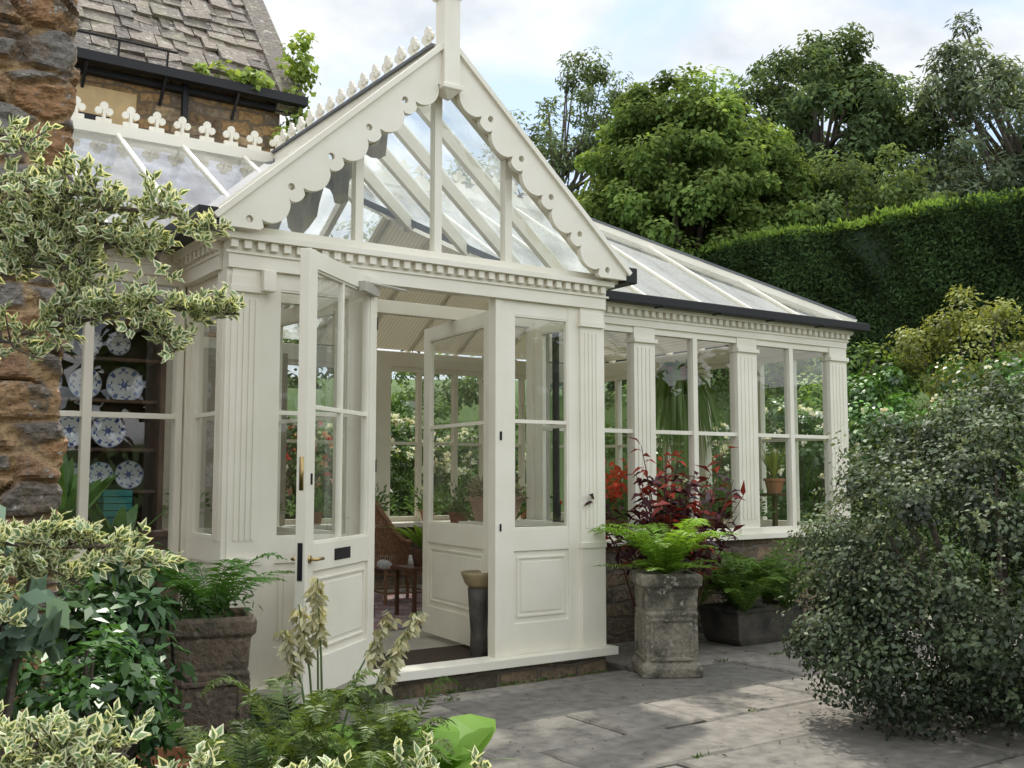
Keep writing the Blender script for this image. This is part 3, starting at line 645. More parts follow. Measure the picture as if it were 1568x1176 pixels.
for i in range(30):
    u=runit(1)[0];u[2]=abs(u[2]); st.tube([(3.6,-2.6,0),(3.6+u[0]*.5,-2.6+u[1]*.5,.4+u[2]*.3),(3.6+u[0],-2.6+u[1],.8+u[2]*.8)],[.03,.018,.006],5)
st.obj('branches',BARK,e)
# ------------------------------------------------------------ left shrubs & bed
def shrub(name,lobes,cr,per,Ll,Wl,col,col2=None,mat=None,flowers=None,zmin=.05,**kw):
    e=empty(name); F=Fol(); crown(F,lobes,cr,per,Ll,Wl,col,col2,zmin=zmin,**kw); F.obj('foliage',mat or LEAF,e)
    st=M(); l=lobes[0]; gz=float(H(l[0],l[1]))
    for i in range(10):
        u=runit(1)[0];u[2]=abs(u[2]); st.tube([(l[0],l[1],gz-.02),(l[0]+u[0]*l[3]*.4,l[1]+u[1]*l[4]*.4,(gz+l[2])/2),(l[0]+u[0]*l[3]*.8,l[1]+u[1]*l[4]*.8,l[2]+u[2]*l[5]*.8)],[.03,.02,.006],5)
    st.obj('stems',BARK,e)
    if flowers:
        n,c,s=flowers
        F=Fol()
        for i in range(n):
            l=lobes[rng.integers(len(lobes))]; u=runit(1)[0]; u[2]=abs(u[2])*.9-.1; p=np.array(l[:3])+u*np.array(l[3:6])*1.05
            cc=np.array(c[rng.integers(len(c))]); k=9; d=runit(k)+u*.8
            F.kites(np.repeat(p[None],k,0),d,runit(k),s,s*.8,cc*(.8+.3*rng.random((k,1))))
        F.obj('flowers',FLOWER,e)
    return e
shrub('dark_evergreen_shrub',[(-.92,-1.12,.6,.34,.34,.42,54),(-.70,-.72,.80,.26,.22,.28,18),(-.80,-1.2,.3,.24,.2,.28,16)],.12,36,.085,.032,(.035,.08,.026),(.09,.18,.06),LEAFG,hollow=.35)
shrub('choisya_shrub',[(-1.22,-1.95,.48,.34,.34,.38,52),(-1.02,-1.85,.28,.20,.22,.20,18)],.11,40,.06,.028,(.035,.085,.024),(.08,.19,.04),LEAFG,hollow=.4)
shrub('pale_leaf_shrub',[(-1.55,-2.15,.92,.22,.2,.26,12)],.12,22,.11,.065,(.12,.19,.13),(.20,.29,.21),LEAF,hollow=.3)
F=Fol(); n=12000; P=np.stack([rng.uniform(-2.6,.2,n),rng.uniform(-3.6,-.3,n),rng.random(n)**2*.18],1); D=runit(n);D[:,2]=abs(D[:,2]); F.kites(P,D,nrm(rng.normal(size=(n,3))*.5+[0,0,1]),.06*(.5+rng.random(n)),.03,np.array([.045,.095,.025])*(.4+1.1*rng.random((n,1))),); F.obj('ground_cover_plants',LEAF)
F=Fol()
for (x,y,n,l,h) in ((-.42,-2.15,18,.80,0.02),(-.75,-2.35,15,.66,0.02),(-.08,-2.2,17,.74,.0),(-.5,-2.6,14,.60,0),(-.98,-2.4,12,.58,.0),(.02,-1.85,13,.60,0),(-.22,-2.45,16,.70,0),(-.60,-2.1,12,.68,0)):
    fern(F,(x,y,h),n,l,(.105,.155,.038),up=1.2,spread=.44,pl=.10,np_=44)
F.obj('sword_fern',LEAF)
e=empty('hosta'); F=Fol(); blades(F,(-.1,-1.75,.03),26,.6,.26,(.15,.28,.06),lean=.8,droop=.45,up=.75); blades(F,(.10,-2.1,.03),16,.62,.26,(.24,.42,.07),lean=.8,droop=.5,up=.9); F.obj('leaves',LEAF,e)
st=M(); F=Fol()
for (bx,by,tx,ty,tz) in ((-.15,-1.75,-.24,-1.85,.95),(-.15,-1.7,-.30,-1.80,.84),(-.12,-1.7,.14,-1.78,.77),(-.05,-1.7,.33,-1.72,.76),(-.2,-1.8,-.36,-1.8,.74),(-.1,-1.9,.08,-2.0,.68),(-.15,-1.7,-.18,-1.7,.92)):
    b=Vector((bx,by,.03));t=Vector((tx,ty,tz)); mid=(b+t)/2+Vector((0,0,.12)); st.tube([b,mid,t],[.006,.005,.003],5)
    k=80; s=np.linspace(.66,1,k); pp=np.array([b*(1-q)**2+mid*2*q*(1-q)+t*q*q for q in s])+rng.normal(size=(k,3))*.012; d=rng.normal(size=(k,3))*1.0;d[:,2]=-1.2
    F.kites(pp,d,runit(k),.066*(1.25-s*.5),.024,np.array([.66,.62,.42])*(.4+.7*rng.random((k,1))))
st.obj('stems',simple('green_stem',(.12,.18,.06)),e); F.obj('flower_spikes',FLOWER,e)
pt=M(); pt.loft(-.86,-1.85,[(.10,0),(.14,.25),(.16,.26),(.16,.31),(.14,.31),(.13,.26)],seg=24); pt.obj('terracotta_pot',TERRA)
# variegated euonymus
e=empty('variegated_euonymus'); F=Fol(); st=M()
def rosette(p,ax,s=1.0,k=9):
    ax=nrm(np.array(ax)[None])[0]; d=nrm(runit(k)*1.0+ax*.9+np.array([0,0,.25])); Nn=nrm(np.cross(np.cross(d,ax+1e-3),d)+rng.normal(size=(k,3))*.2)
    Nn=np.where(Nn[:,2:3]<0,-Nn,Nn)
    P=np.repeat(np.array(p)[None],k,0)+ax*rng.uniform(-.03,.02,(k,1)); l=.035*s*(.7+.6*rng.random(k)); w=l*.58
    F.kites(P,d,Nn,l,w,np.array([.82,.82,.60])*(.85+.25*rng.random((k,1))))
    for sg in (-1,1):
        F.kites(P+Nn*.0014*sg+d*.003,d,Nn,l*.78,w*.52,np.array([.19,.28,.13])*(.7+.6*rng.random((k,1))))
def twig(a,b,nr,sc=.07):
    nr=int(nr*1.35)
    a=np.array(a);b=np.array(b); t=np.linspace(0,1,6)[:,None]; pp=a+(b-a)*t+np.array([0,0,.05])*np.sin(np.pi*t)+rng.normal(size=(6,3))*.01
    st.tube([Vector(p) for p in pp],[.008,.007,.006,.005,.004,.003],5)
    for i in range(nr):
        q=random.random()**.8; base=a+(b-a)*q+np.array([0,0,.05])*math.sin(math.pi*q); off=rng.normal(size=3)*sc; off[2]=off[2]*.8+sc*.3; tip=base+off
        st.tube([Vector(base),Vector(tip)],[.003,.0018],4)
        rosette(tip,off+np.array([0,0,.03])+(b-a)*.1); 
        if random.random()<.5: rosette(base+off*.55,off+np.array([0,0,.04]),.85,7)
R=(-1.78,-2.55,1.9)
for a,b,n_,s in [((-1.7,-2.6,2.1),(-1.36,-2.82,2.20),44,.06),((-1.7,-2.6,2.0),(-1.42,-2.79,2.12),50,.06),((-1.7,-2.6,1.95),(-1.34,-2.84,2.07),50,.055),((-1.4,-2.8,2.12),(-1.09,-3.02,2.09),26,.035),((-1.35,-2.83,2.05),(-1.20,-2.95,1.95),24,.035),
   (R,(-1.40,-2.81,1.99),40,.045),((-1.55,-2.7,1.78),(-1.04,-3.05,1.84),46,.032),((-1.3,-2.87,1.80),(-1.19,-2.95,1.73),20,.03),((-1.5,-2.7,1.80),(-1.35,-2.84,1.90),20,.04),((-1.7,-2.6,1.72),(-1.52,-2.74,1.72),16,.04),((-1.7,-2.6,2.3),(-1.55,-2.7,2.34),14,.035),
   ((-1.75,-2.6,1.17),(-1.22,-2.93,1.13),56,.032),((-1.75,-2.6,1.10),(-1.40,-2.82,1.08),30,.032),((-1.7,-2.6,1.0),(-1.55,-2.74,.97),14,.035),
   ((-1.75,-3.2,.68),(-1.40,-3.40,.72),56,.042),((-1.7,-3.3,.62),(-1.45,-3.35,.66),44,.045),((-1.3,-3.35,.50),(-1.20,-3.44,.66),18,.03),((-1.0,-3.55,.5),(-.97,-3.6,.62),14,.028),((-.85,-3.65,.50),(-.80,-3.70,.63),22,.032),((-1.1,-3.5,.5),(-1.07,-3.5,.62),10,.03),((-.65,-3.75,.5),(-.68,-3.74,.61),10,.03)]:
    twig(a,b,n_,s)
for p in ((-1.78,-2.55,1.9),(-1.75,-2.6,1.15),(-1.75,-3.2,.68),(-1.0,-3.5,.5),(-1.3,-3.35,.5)): st.tube([Vector((-1.85,-2.9,0)),Vector((-1.9,-2.8,p[2]*.5)),Vector(p)],[.025,.018,.01],6)
F.obj('leaves',leafmat('variegated_leaf',rough=.5,trans=.3,gloss=.03),e); st.obj('branches',BARK,e)
# ------------------------------------------------------------ interior
e=empty('wooden_dresser'); d=M(); x0,x1,y0,y1=-1.9,.15,1.75,2.15
d.box(x0,x1,y1-.02,y1,.12,2.45); d.box(x0,x0+.04,y0,y1-.02,.12,2.45); d.box(x1-.04,x1,y0,y1-.02,.12,2.45); d.box(x0-.04,x1+.04,y0-.05,y1,2.45,2.52)
for z in (1.25,1.55,1.90,2.2): d.box(x0+.04,x1-.04,y0+.06,y1-.02,z,z+.025)
d.box(x0-.03,x1+.03,y0-.2,y1-.02,.95,.99); d.box(x0,x1,y0-.16,y0-.14,.2,.95)
for k in range(4): d.box(x0+.08+k*.5,x0+.5+k*.5,y0-.175,y0-.16,.72,.90); d.box(x0+.08+k*.5,x0+.5+k*.5,y0-.175,y0-.16,.25,.66)
d.obj('carcass',WOOD,e,bevel=.004)
F=Fol()
def plate(x,y,z,r,c1):
    rings=[0,.18,.35,.42,.66,.74,.93,1.0]; wh=(.60,.62,.66); k=24; ph=random.random()*6
    for i in range(7):
        r0,r1=rings[i]*r,rings[i+1]*r; dz0,dz1=(.02*(1-rings[i]**2)),(.02*(1-rings[i+1]**2))
        for j in range(k):
            a,b=2*math.pi*j/k,2*math.pi*(j+1)/k
            v={0:c1,1:wh if (j+int(ph))%4 else c1,2:wh,3:wh,4:c1 if j%2 else wh,5:wh if j%3 else c1,6:tuple(.5*p+.5*q for p,q in zip(c1,wh))}[i]
            F.V.append(np.array([[(x+r0*math.cos(a),y+dz0,z+r0*math.sin(a)),(x+r1*math.cos(a),y+dz1,z+r1*math.sin(a)),(x+r1*math.cos(b),y+dz1,z+r1*math.sin(b)),(x+r0*math.cos(b),y+dz0,z+r0*math.sin(b))]]));F.C.append(np.array([v]))
blues=[(.05,.08,.28),(.08,.12,.34),(.10,.12,.25)]
for z,r in ((2.04,.13),(1.70,.12),(1.385,.10),(2.34,.09)):
    x=-1.75
    while x<.03: plate(x,1.92,z,r*random.uniform(.85,1.03),random.choice(blues)); x+=r*2.0+random.uniform(.0,.03)
F.obj('plates',CERAM,e)
b=M()
for i in range(6): b.box(-.30+random.uniform(-.01,.01),-.10,1.62,1.8,.995+i*.048,.995+i*.048+.042)
b.obj('books',simple('teal_cover',(.03,.22,.22),rough=.6),e)
def pot(name,x,y,z,r,h,mat=TERRA):
    m=M(); m.loft(x,y,[(r*.7,z),(r*.95,z+h*.8),(r*1.08,z+h*.82),(r*1.08,z+h),(r*.95,z+h),(r*.9,z+h*.85)],seg=20); return m.obj(name,mat)
def pplant(name,x,y,z,r,h,fn,mat=TERRA,lm=LEAF):
    e=empty(name); p=pot('pot',x,y,z,r,h,mat); p.parent=e; F=Fol(); fn(F,(x,y,z+h*.9)); F.obj('leaves',lm,e)
pplant('aspidistra',-.72,1.2,.62,.16,.3,lambda F,p:blades(F,p,34,.8,.14,(.09,.20,.035),lean=.7,droop=.25),lm=LEAFG)
pplant('aspidistra',-.30,1.25,.55,.14,.28,lambda F,p:blades(F,p,20,.5,.10,(.10,.22,.045),lean=.6,droop=.25),lm=LEAFG)
pplant('potted_fern',.45,1.0,.5,.13,.3,lambda F,p:fern(F,p,12,.4,(.08,.14,.04)))
t=M(); t.box(2.42,2.82,2.1,2.5,.54,.57)
for x in (2.44,2.76):
    for y in (2.12,2.44): t.box(x,x+.03,y,y+.03,.132,.54)
t.obj('side_table',WOOD)
pplant('potted_palm',2.62,2.3,.57,.10,.16,lambda F,p:blades(F,p,44,.42,.035,(.20,.32,.06),lean=.8,droop=.5),mat=WOOD)
pplant('potted_palm',3.35,2.2,.12,.18,.5,lambda F,p:(blades(F,p,50,1.0,.045,(.11,.20,.05),lean=.5,droop=.5)))
pt=M(); pt.box(-1.1,.2,1.0,1.4,.5,.54); pt.box(-1.1,-1.05,1.0,1.4,.12,.5); pt.box(.15,.2,1.0,1.4,.12,.5); pt.obj('plant_bench',WOOD)
def herb(c,n=160,R=.22,s=.05):
    def f(F,p):
        p=np.array(p); u=runit(n);u[:,2]=abs(u[:,2]); F.kites(p+u*R*rng.random((n,1)),u+rng.normal(size=(n,3))*.4,runit(n),s,s*.4,np.array(c)*(.6+.8*rng.random((n,1))))
    return f
e=empty('terracotta_trough'); t=M(); t.loft(2.30,.62,[(.13,1.04),(.165,1.18),(.18,1.19),(.18,1.22),(.155,1.22)],0,1,.65,seg=4); t.obj('trough',simple('pale_terracotta',(.40,.25,.17),(.30,.21,.15),rough=.85),e,bevel=.01); F=Fol(); herb((.26,.22,.16),620,.22,.055)(F,(2.30,.62,1.2)); F.obj('heather',LEAF,e)
t=M(); t.box(2.07,2.70,.45,.78,1.0,1.036)
for x in (2.09,2.64):
    for y in (.48,.72): t.box(x,x+.04,y,y+.04,.12,1.0)
t.obj('plant_stand',PAINT)
t=M(); t.loft(1.91,.24,[(.06,.12),(.065,.14),(.06,.30),(.075,.50),(.08,.60)],seg=22); t.obj('tall_pot',simple('dark_stone_glaze',(.09,.08,.065),(.04,.036,.03),rough=.6,scale=9,bump=.3),smooth=True)
t2=M(); t2.loft(1.91,.24,[(.07,.601),(.10,.63),(.125,.69),(.13,.71),(.11,.71),(.09,.67)],seg=22); o_=t2.obj('pot_bowl',simple('ochre_glaze',(.32,.25,.13),(.20,.16,.09),rough=.6,scale=9),smooth=True); o_.parent=bpy.data.objects['tall_pot']
pplant('hanging_plant',5.35,1.75,2.15,.13,.2,lambda F,p:(blades(F,p,80,1.05,.045,(.18,.28,.08),lean=.5,droop=1.45,up=.6),blades(F,p,20,.5,.03,(.15,.25,.06),lean=.7,droop=.6)))
pplant('hanging_plant',5.0,1.5,2.25,.12,.18,lambda F,p:blades(F,p,60,.8,.045,(.16,.25,.07),lean=.4,droop=1.4,up=.6))
pplant('hanging_plant',5.75,2.1,2.2,.12,.18,lambda F,p:blades(F,p,40,1.0,.04,(.12,.2,.06),lean=.4,droop=1.5,up=.6))
pplant('potted_palm',5.0,2.4,.12,.2,.5,lambda F,p:(blades(F,p,70,1.6,.05,(.13,.22,.06),lean=.45,droop=.45)))
pplant('agave',6.15,1.3,1.2,.10,.15,lambda F,p:blades(F,p,22,.4,.035,(.25,.30,.08),lean=.6,droop=.05))
t=M(); t.box(6.03,6.27,1.18,1.42,1.17,1.20); t.box(6.13,6.17,1.28,1.32,.84,1.17); t.obj('pot_stand',WOOD)
t=M(); t.box(4.45,6.3,1.1,1.6,.80,.84)
for x in (4.5,6.25):
    for y in (1.15,1.55): t.box(x-.02,x+.02,y-.02,y+.02,.12,.80)
t.obj('plant_table',WOOD)
for i,(x,y,c) in enumerate([(4.65,1.3,(.12,.22,.05)),(4.95,1.35,(.10,.17,.05)),(5.3,1.3,(.13,.22,.07)),(5.7,1.35,(.10,.19,.05)),(3.85,1.2,(.11,.2,.05)),(4.12,1.25,(.09,.16,.04))]):
    pplant('geranium',x,y,.84,.09,.15,herb(c,480,.32,.065))
e=empty('plant_shelf'); t=M(); t.box(3.6,4.35,1.05,1.45,.80,.84)
for x in (3.63,4.28):
    for y in (1.1,1.38): t.box(x,x+.04,y,y+.04,.12,.8)
t.obj('shelf',PAINT,e)
F=Fol(); n=300; P=np.array([3.95,1.15,1.32])+rng.normal(size=(n,3))*[.24,.1,.10]; F.kites(P,runit(n),runit(n),.055,.05,np.array([.75,.08,.05])*(.7+.5*rng.random((n,1)))); F.obj('red_geranium_flowers',FLOWER,e)
for x in (1.2,1.9,2.6,3.3,4.0,4.7,5.4): pplant('sill_plant',x,4.6,.85,.09,.14,herb((.11,.2,.06),260,.28,.07))
t=M(); t.box(1.0,5.8,4.45,4.75,.80,.845); t.obj('back_sill_shelf',PAINT)
t=M(); t.loft(4.0,3.9,[(.45,.78),(.46,.80),(.45,.82)],seg=28); t.loft(4.0,3.9,[(.20,.12),(.05,.18),(.04,.5),(.08,.78)],seg=14); t.obj('round_table',WOOD)
pplant('table_plant',4.0,3.9,.82,.12,.16,herb((.14,.24,.07),420,.36,.07))
def metalchair(x,y,rot):
    m=M(); c,s=math.cos(rot),math.sin(rot); T=lambda a,b,z:Vector((x+a*c-b*s,y+a*s+b*c,z))
    for a in (-.2,.2):
        m.tube([T(a,-.2,.12),T(a,-.2,.57)],.012,6); m.tube([T(a,.2,.12),T(a,.22,1.1)],.012,6)
    m.tube([T(-.2,.22,1.1),T(0,.22,1.18),T(.2,.22,1.1)],.012,6)
    for a in (-.12,-.04,.04,.12): m.tube([T(a,.21,.6),T(a,.22,1.13)],.007,5)
    for b in np.linspace(-.2,.2,7): m.tube([T(-.2,b,.57),T(.2,b,.57)],.01,5)
    m.obj('metal_garden_chair',IRON)
metalchair(6.0,3.3,2.6); metalchair(4.5,3.2,-1.2)
def wicker(x,y,rot):
    e=empty('wicker_chair'); m=M(); c,s=math.cos(rot),math.sin(rot); T=lambda a,b,z:Vector((x+a*c-b*s,y+a*s+b*c,z+.12))
    A=np.linspace(-.15,math.pi+.15,26)
    top=lambda t:T(.36*math.cos(t),.05+.32*math.sin(t),.62+.50*max(0,math.sin(t))**1.5)
    bot=lambda t:T(.29*math.cos(t),.05+.25*math.sin(t),.38)
    m.tube([top(t) for t in A],.024,7); m.tube([bot(t) for t in A],.02,6)
    for t in np.linspace(-.15,math.pi+.15,44): m.tube([bot(t),top(t)],.0075,4)
    for q in np.linspace(.1,.9,16): m.tube([bot(t)*(1-q)+top(t)*q for t in A],.007,4)
    m.tube([T(-.28,-.25,.38),T(.28,-.25,.38)],.022,6); m.tube([T(-.28,-.25,.38),T(-.29,.05,.38)],.02,6);m.tube([T(.28,-.25,.38),T(.29,.05,.38)],.02,6)
    for a,b in ((-.27,-.25),(.27,-.25),(-.22,.2),(.22,.2)): m.tube([T(a,b,.38),T(a*1.05,b*1.05,0)],.02,6)
    for z in (.12,.30): m.tube([T(-.27,-.25,z),T(.27,-.25,z),T(.22,.2,z),T(-.22,.2,z),T(-.27,-.25,z)],.010,5)
    m.obj('cane_frame',WICKER,e); k=M(); k.loft(x,y,[(.24,.47),(.27,.49),(.27,.55),(.23,.575)],rot); k.obj('cushion',CUSH,e,bevel=.02)
wicker(2.92,3.35,1.5); wicker(1.2,3.6,-2.2)
bw=M(); bw.box(-3,2.3,4.70,4.74,.12,2.7); bw.obj('interior_wall',PLASTER,CON)
# ------------------------------------------------------------ hedge
e=empty('yew_hedge'); a=np.array([13.6,12.2]);b=np.array([16.6,-3.5]); u=(b-a)/np.linalg.norm(b-a); nn=np.array([-u[1],u[0]]); nn=nn if nn[0]<0 else -nn; Lh=np.linalg.norm(b-a)
hb=M(); hb.lbox(a,u,nn,0,Lh,-.75,.55,2.0,6.02); hb.obj('inner_mass',simple('hedge_dark',(.018,.032,.013),rough=1),e)
F=Fol(); n=80000; s=rng.random(n)*Lh; z=2.2+rng.random(n)*3.9; bul=.10*np.sin(s*1.7)+.06*np.sin(s*4.1+z*2)+.05*np.sin(z*3+s)
d=.62+bul+rng.random(n)**2*.12; P=np.stack([a[0]+u[0]*s+nn[0]*d,a[1]+u[1]*s+nn[1]*d,z],1)
Dd=rng.normal(size=(n,3))*.7+np.array([nn[0]*.6,nn[1]*.6,.3]); cf=(1+.35*np.sin(s*2.3)*np.sin(z*2.1)+.2*np.sin(s*7+z*5))[:,None]
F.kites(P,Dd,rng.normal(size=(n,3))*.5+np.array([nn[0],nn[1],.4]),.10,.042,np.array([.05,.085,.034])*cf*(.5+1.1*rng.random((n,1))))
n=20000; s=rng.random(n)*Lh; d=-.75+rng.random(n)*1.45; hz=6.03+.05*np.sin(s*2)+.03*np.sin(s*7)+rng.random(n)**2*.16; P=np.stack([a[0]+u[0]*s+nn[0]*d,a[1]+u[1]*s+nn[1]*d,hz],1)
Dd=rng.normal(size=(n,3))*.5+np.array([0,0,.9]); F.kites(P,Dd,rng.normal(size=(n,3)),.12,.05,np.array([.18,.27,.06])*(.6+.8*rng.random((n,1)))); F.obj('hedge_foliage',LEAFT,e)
# ------------------------------------------------------------ trees
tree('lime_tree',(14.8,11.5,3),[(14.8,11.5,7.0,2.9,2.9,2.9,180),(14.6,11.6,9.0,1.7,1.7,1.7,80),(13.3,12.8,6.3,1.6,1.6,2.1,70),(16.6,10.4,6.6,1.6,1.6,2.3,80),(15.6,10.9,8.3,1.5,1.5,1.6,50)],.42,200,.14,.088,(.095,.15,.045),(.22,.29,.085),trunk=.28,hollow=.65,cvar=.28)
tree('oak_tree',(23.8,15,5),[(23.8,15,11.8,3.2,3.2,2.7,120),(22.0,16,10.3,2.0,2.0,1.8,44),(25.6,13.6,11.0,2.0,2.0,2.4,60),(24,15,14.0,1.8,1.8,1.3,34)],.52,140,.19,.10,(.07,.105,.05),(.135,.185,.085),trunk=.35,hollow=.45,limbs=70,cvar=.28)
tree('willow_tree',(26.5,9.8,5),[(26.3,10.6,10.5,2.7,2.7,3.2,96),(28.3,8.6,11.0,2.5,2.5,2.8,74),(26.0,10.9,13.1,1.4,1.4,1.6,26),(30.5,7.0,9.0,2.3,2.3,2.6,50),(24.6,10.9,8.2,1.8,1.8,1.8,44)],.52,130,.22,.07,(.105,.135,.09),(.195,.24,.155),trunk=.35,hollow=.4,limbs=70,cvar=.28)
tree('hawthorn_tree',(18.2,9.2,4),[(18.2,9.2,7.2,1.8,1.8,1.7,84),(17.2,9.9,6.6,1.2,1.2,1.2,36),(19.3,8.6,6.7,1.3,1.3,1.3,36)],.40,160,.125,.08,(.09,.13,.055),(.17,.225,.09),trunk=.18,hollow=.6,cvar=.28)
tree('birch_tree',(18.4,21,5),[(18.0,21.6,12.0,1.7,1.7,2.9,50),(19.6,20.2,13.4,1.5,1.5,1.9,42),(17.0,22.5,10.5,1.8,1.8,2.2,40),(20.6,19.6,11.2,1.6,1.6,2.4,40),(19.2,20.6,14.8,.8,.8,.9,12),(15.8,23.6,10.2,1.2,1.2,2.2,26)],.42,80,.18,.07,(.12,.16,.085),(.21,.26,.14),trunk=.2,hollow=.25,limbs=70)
F=Fol(); lob=[]
for (x,y,z,r,rz,nc) in [(15.5,24,8.2,3.0,2.6,50),(18.5,22,7.3,3,2.8,50),(22,19,8.0,3,3.3,60),(25.5,16,7.3,3,3.2,50),(29,12.5,7.3,3.2,3.4,50),(22,12.5,6.5,2.2,2.4,44),(32,8,7.6,3.5,4,50),(34,4,8,3.5,5,50),(10,27,6,4,3,44),(5,28,5,4,3,36),(21,9.5,6.2,1.5,1.8,26),(24,6,6.6,2.5,2.6,36),(36,12,8.4,4,3.6,44)]: lob.append((x,y,z,r,r,rz,nc))
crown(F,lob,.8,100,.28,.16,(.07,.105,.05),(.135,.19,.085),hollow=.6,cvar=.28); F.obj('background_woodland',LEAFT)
F=Fol(); lob=[(-14+i*5,-17-2*math.sin(i),2.6,3.2,2.2,3.0,20) for i in range(9)]  # unseen trees added behind the camera to darken glass reflections
crown(F,lob,.9,50,.55,.35,(.05,.09,.03),(.09,.15,.05),hollow=.4); F.obj('unseen_treeline',LEAFT)
W=[(.85,.84,.80),(.80,.76,.72)];PK=[(.75,.30,.28),(.80,.50,.44)];RD=[(.6,.05,.05),(.7,.12,.10)]
shrub('golden_shrub',[(11.9,2.6,3.1,1.1,1.1,.95,46),(12.4,1.4,2.9,.9,.9,.8,28)],.28,130,.07,.045,(.14,.16,.04),(.29,.31,.10),zmin=1.5)
shrub('rose_bush',[(9.4,2.2,1.55,1.0,1.0,1.1,56),(10.2,1.1,1.9,1.0,1.0,1.0,46),(10.9,.2,2.1,1.0,1.0,.9,36)],.27,130,.08,.055,(.05,.11,.03),(.12,.25,.05),LEAFG,flowers=(40,W,.055),zmin=.2)
shrub('rose_bush',[(8.25,2.9,1.4,.8,.9,1.0,44),(8.3,4.6,1.3,.9,.9,1.0,36)],.26,110,.08,.055,(.05,.10,.03),(.10,.19,.05),LEAFG,flowers=(160,W,.065))
shrub('rose_bush',[(7.0,8.2,1.2,.9,.7,1.1,40),(5.6,8.4,1.3,.9,.7,1.2,40)],.26,100,.09,.06,(.055,.10,.03),(.12,.19,.05),flowers=(190,W,.08))
shrub('rose_bush',[(4.2,8.3,1.2,.8,.7,1.1,36),(3.1,8.8,1.3,.8,.7,1.2,36)],.26,100,.09,.06,(.055,.10,.03),(.12,.19,.05),flowers=(190,PK+RD+W,.08))
shrub('laurel_shrub',[(8.9,-.2,.7,.9,.9,.8,36),(9.6,-1.4,.9,1.0,1.0,.9,36),(8.0,.9,.5,.6,.6,.5,24)],.25,110,.08,.04,(.07,.13,.045),(.16,.23,.08),flowers=(30,[(.45,.4,.6)],.03))
shrub('sage_shrub',[(13.3,1.6,4.1,.55,.55,.9,24),(13.8,-.6,4.0,.7,.7,.9,24)],.3,60,.06,.03,(.22,.21,.15),(.32,.30,.22),zmin=2.6,hollow=.3)
shrub('bank_shrubs',[(11.8,5.2,2.8,1.2,1.5,1.1,46),(10.4,4.2,1.8,1.2,1.2,.9,36),(12.8,7.6,3.4,1.2,1.4,1.0,36),(10.6,8.2,2.6,1.5,1.5,1.2,46),(8,10.5,2.4,2,1.2,1.3,46),(12.2,-1.0,2.2,1.3,1.3,1.1,46)],.3,95,.10,.055,(.06,.12,.03),(.18,.26,.06),zmin=.4)
# ------------------------------------------------------------ world, sun, camera
sd=Vector((.50,.87,0)).normalized(); el=math.radians(57)
s=Vector((sd.x*math.cos(el),sd.y*math.cos(el),math.sin(el)))
wd=bpy.data.worlds.new('World'); scene.world=wd; wd.use_nodes=True; nt=wd.node_tree; nt.nodes.clear()
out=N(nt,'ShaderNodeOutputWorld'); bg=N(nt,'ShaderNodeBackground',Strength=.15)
sk=N(nt,'ShaderNodeTexSky'); sk.sky_type='NISHITA'; sk.sun_disc=False; sk.sun_elevation=el; sk.sun_rotation=math.atan2(sd.x,sd.y)
tc=N(nt,'ShaderNodeTexCoord'); sx=N(nt,'ShaderNodeSeparateXYZ'); L(nt,tc.outputs['Generated'],sx.inputs[0])
za=N(nt,'ShaderNodeMath',operation='ADD'); L(nt,sx.outputs[2],za.inputs[0]); za.inputs[1].default_value=.25
zm=N(nt,'ShaderNodeMath',operation='MAXIMUM'); L(nt,za.outputs[0],zm.inputs[0]); zm.inputs[1].default_value=.1
dx=N(nt,'ShaderNodeMath',operation='DIVIDE');dy=N(nt,'ShaderNodeMath',operation='DIVIDE'); L(nt,sx.outputs[0],dx.inputs[0]);L(nt,zm.outputs[0],dx.inputs[1]);L(nt,sx.outputs[1],dy.inputs[0]);L(nt,zm.outputs[0],dy.inputs[1])
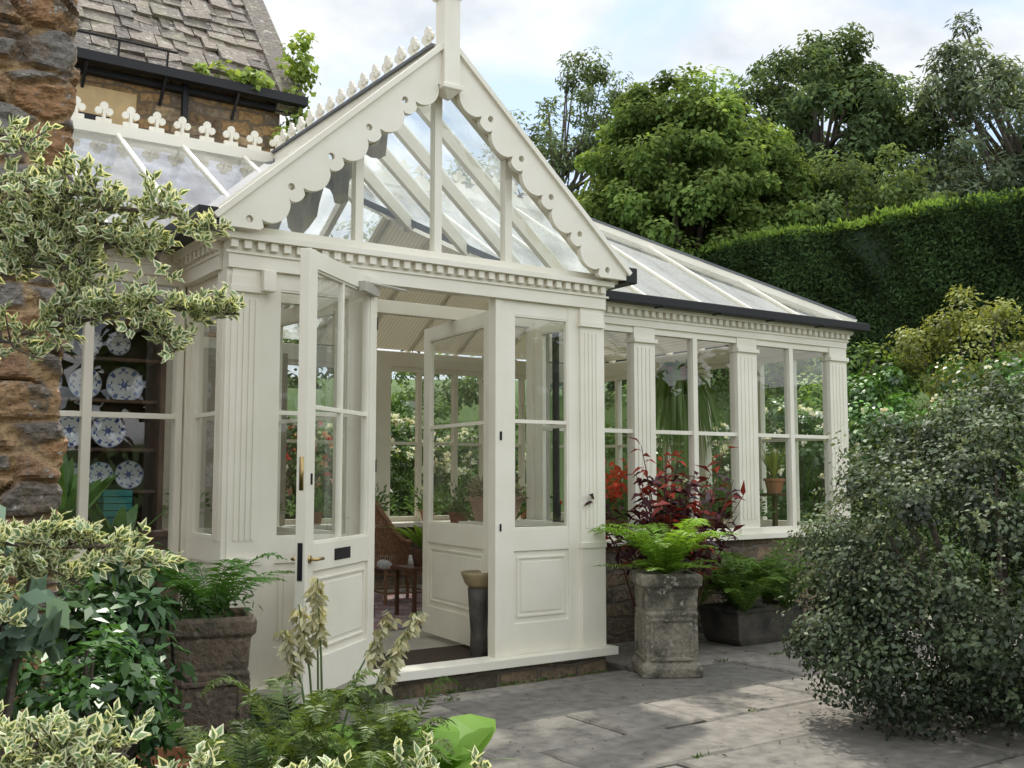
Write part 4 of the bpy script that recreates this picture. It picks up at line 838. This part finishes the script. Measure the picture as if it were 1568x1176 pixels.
cb=N(nt,'ShaderNodeCombineXYZ');L(nt,dx.outputs[0],cb.inputs[0]);L(nt,dy.outputs[0],cb.inputs[1])
n1=N(nt,'ShaderNodeTexNoise',Scale=2.6,Detail=9.0,Roughness=.55,Distortion=.5);L(nt,cb.outputs[0],n1.inputs['Vector'])
n2=N(nt,'ShaderNodeTexNoise',Scale=4.6,Detail=7.0,Roughness=.55);L(nt,cb.outputs[0],n2.inputs['Vector'])
cov=ramp(nt,n1.outputs[0],[(.36,(0,0,0)),(.58,(1,1,1))])
cl_=ramp(nt,n2.outputs[0],[(.34,(.70,.75,.80)),(.60,(1,1,1))])
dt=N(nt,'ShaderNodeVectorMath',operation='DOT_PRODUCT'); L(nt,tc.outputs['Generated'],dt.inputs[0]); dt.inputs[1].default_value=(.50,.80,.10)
gr=ramp(nt,dt.outputs['Value'],[(.20,(1,1,.99)),(.78,(.43,.435,.44))])  # clouds dimmed ahead, brightened behind the camera as added fill on the facade
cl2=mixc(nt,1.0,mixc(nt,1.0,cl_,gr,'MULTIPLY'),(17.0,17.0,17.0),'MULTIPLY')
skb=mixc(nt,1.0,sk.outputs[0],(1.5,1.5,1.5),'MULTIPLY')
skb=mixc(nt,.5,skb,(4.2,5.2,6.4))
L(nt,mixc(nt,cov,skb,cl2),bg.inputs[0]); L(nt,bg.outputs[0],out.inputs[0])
sun=bpy.data.lights.new('sun','SUN'); sun.energy=4.0; sun.angle=math.radians(1.6); sun.color=(1,.95,.88); so=bpy.data.objects.new('sun',sun); COL.objects.link(so); so.rotation_euler=(-s).to_track_quat('-Z','Y').to_euler(); so.location=(0,0,20)
cam=bpy.data.cameras.new('camera'); cam.lens=36.7; cam.sensor_width=36; cam.clip_end=2000; cam.clip_start=.05
co=bpy.data.objects.new('camera',cam); COL.objects.link(co); co.location=(-2.08,-5.97,1.38); co.rotation_euler=(math.radians(95),0,math.radians(-34.5)); scene.camera=co
scene.view_settings.view_transform='Standard'; scene.view_settings.look='None'; scene.view_settings.exposure=0
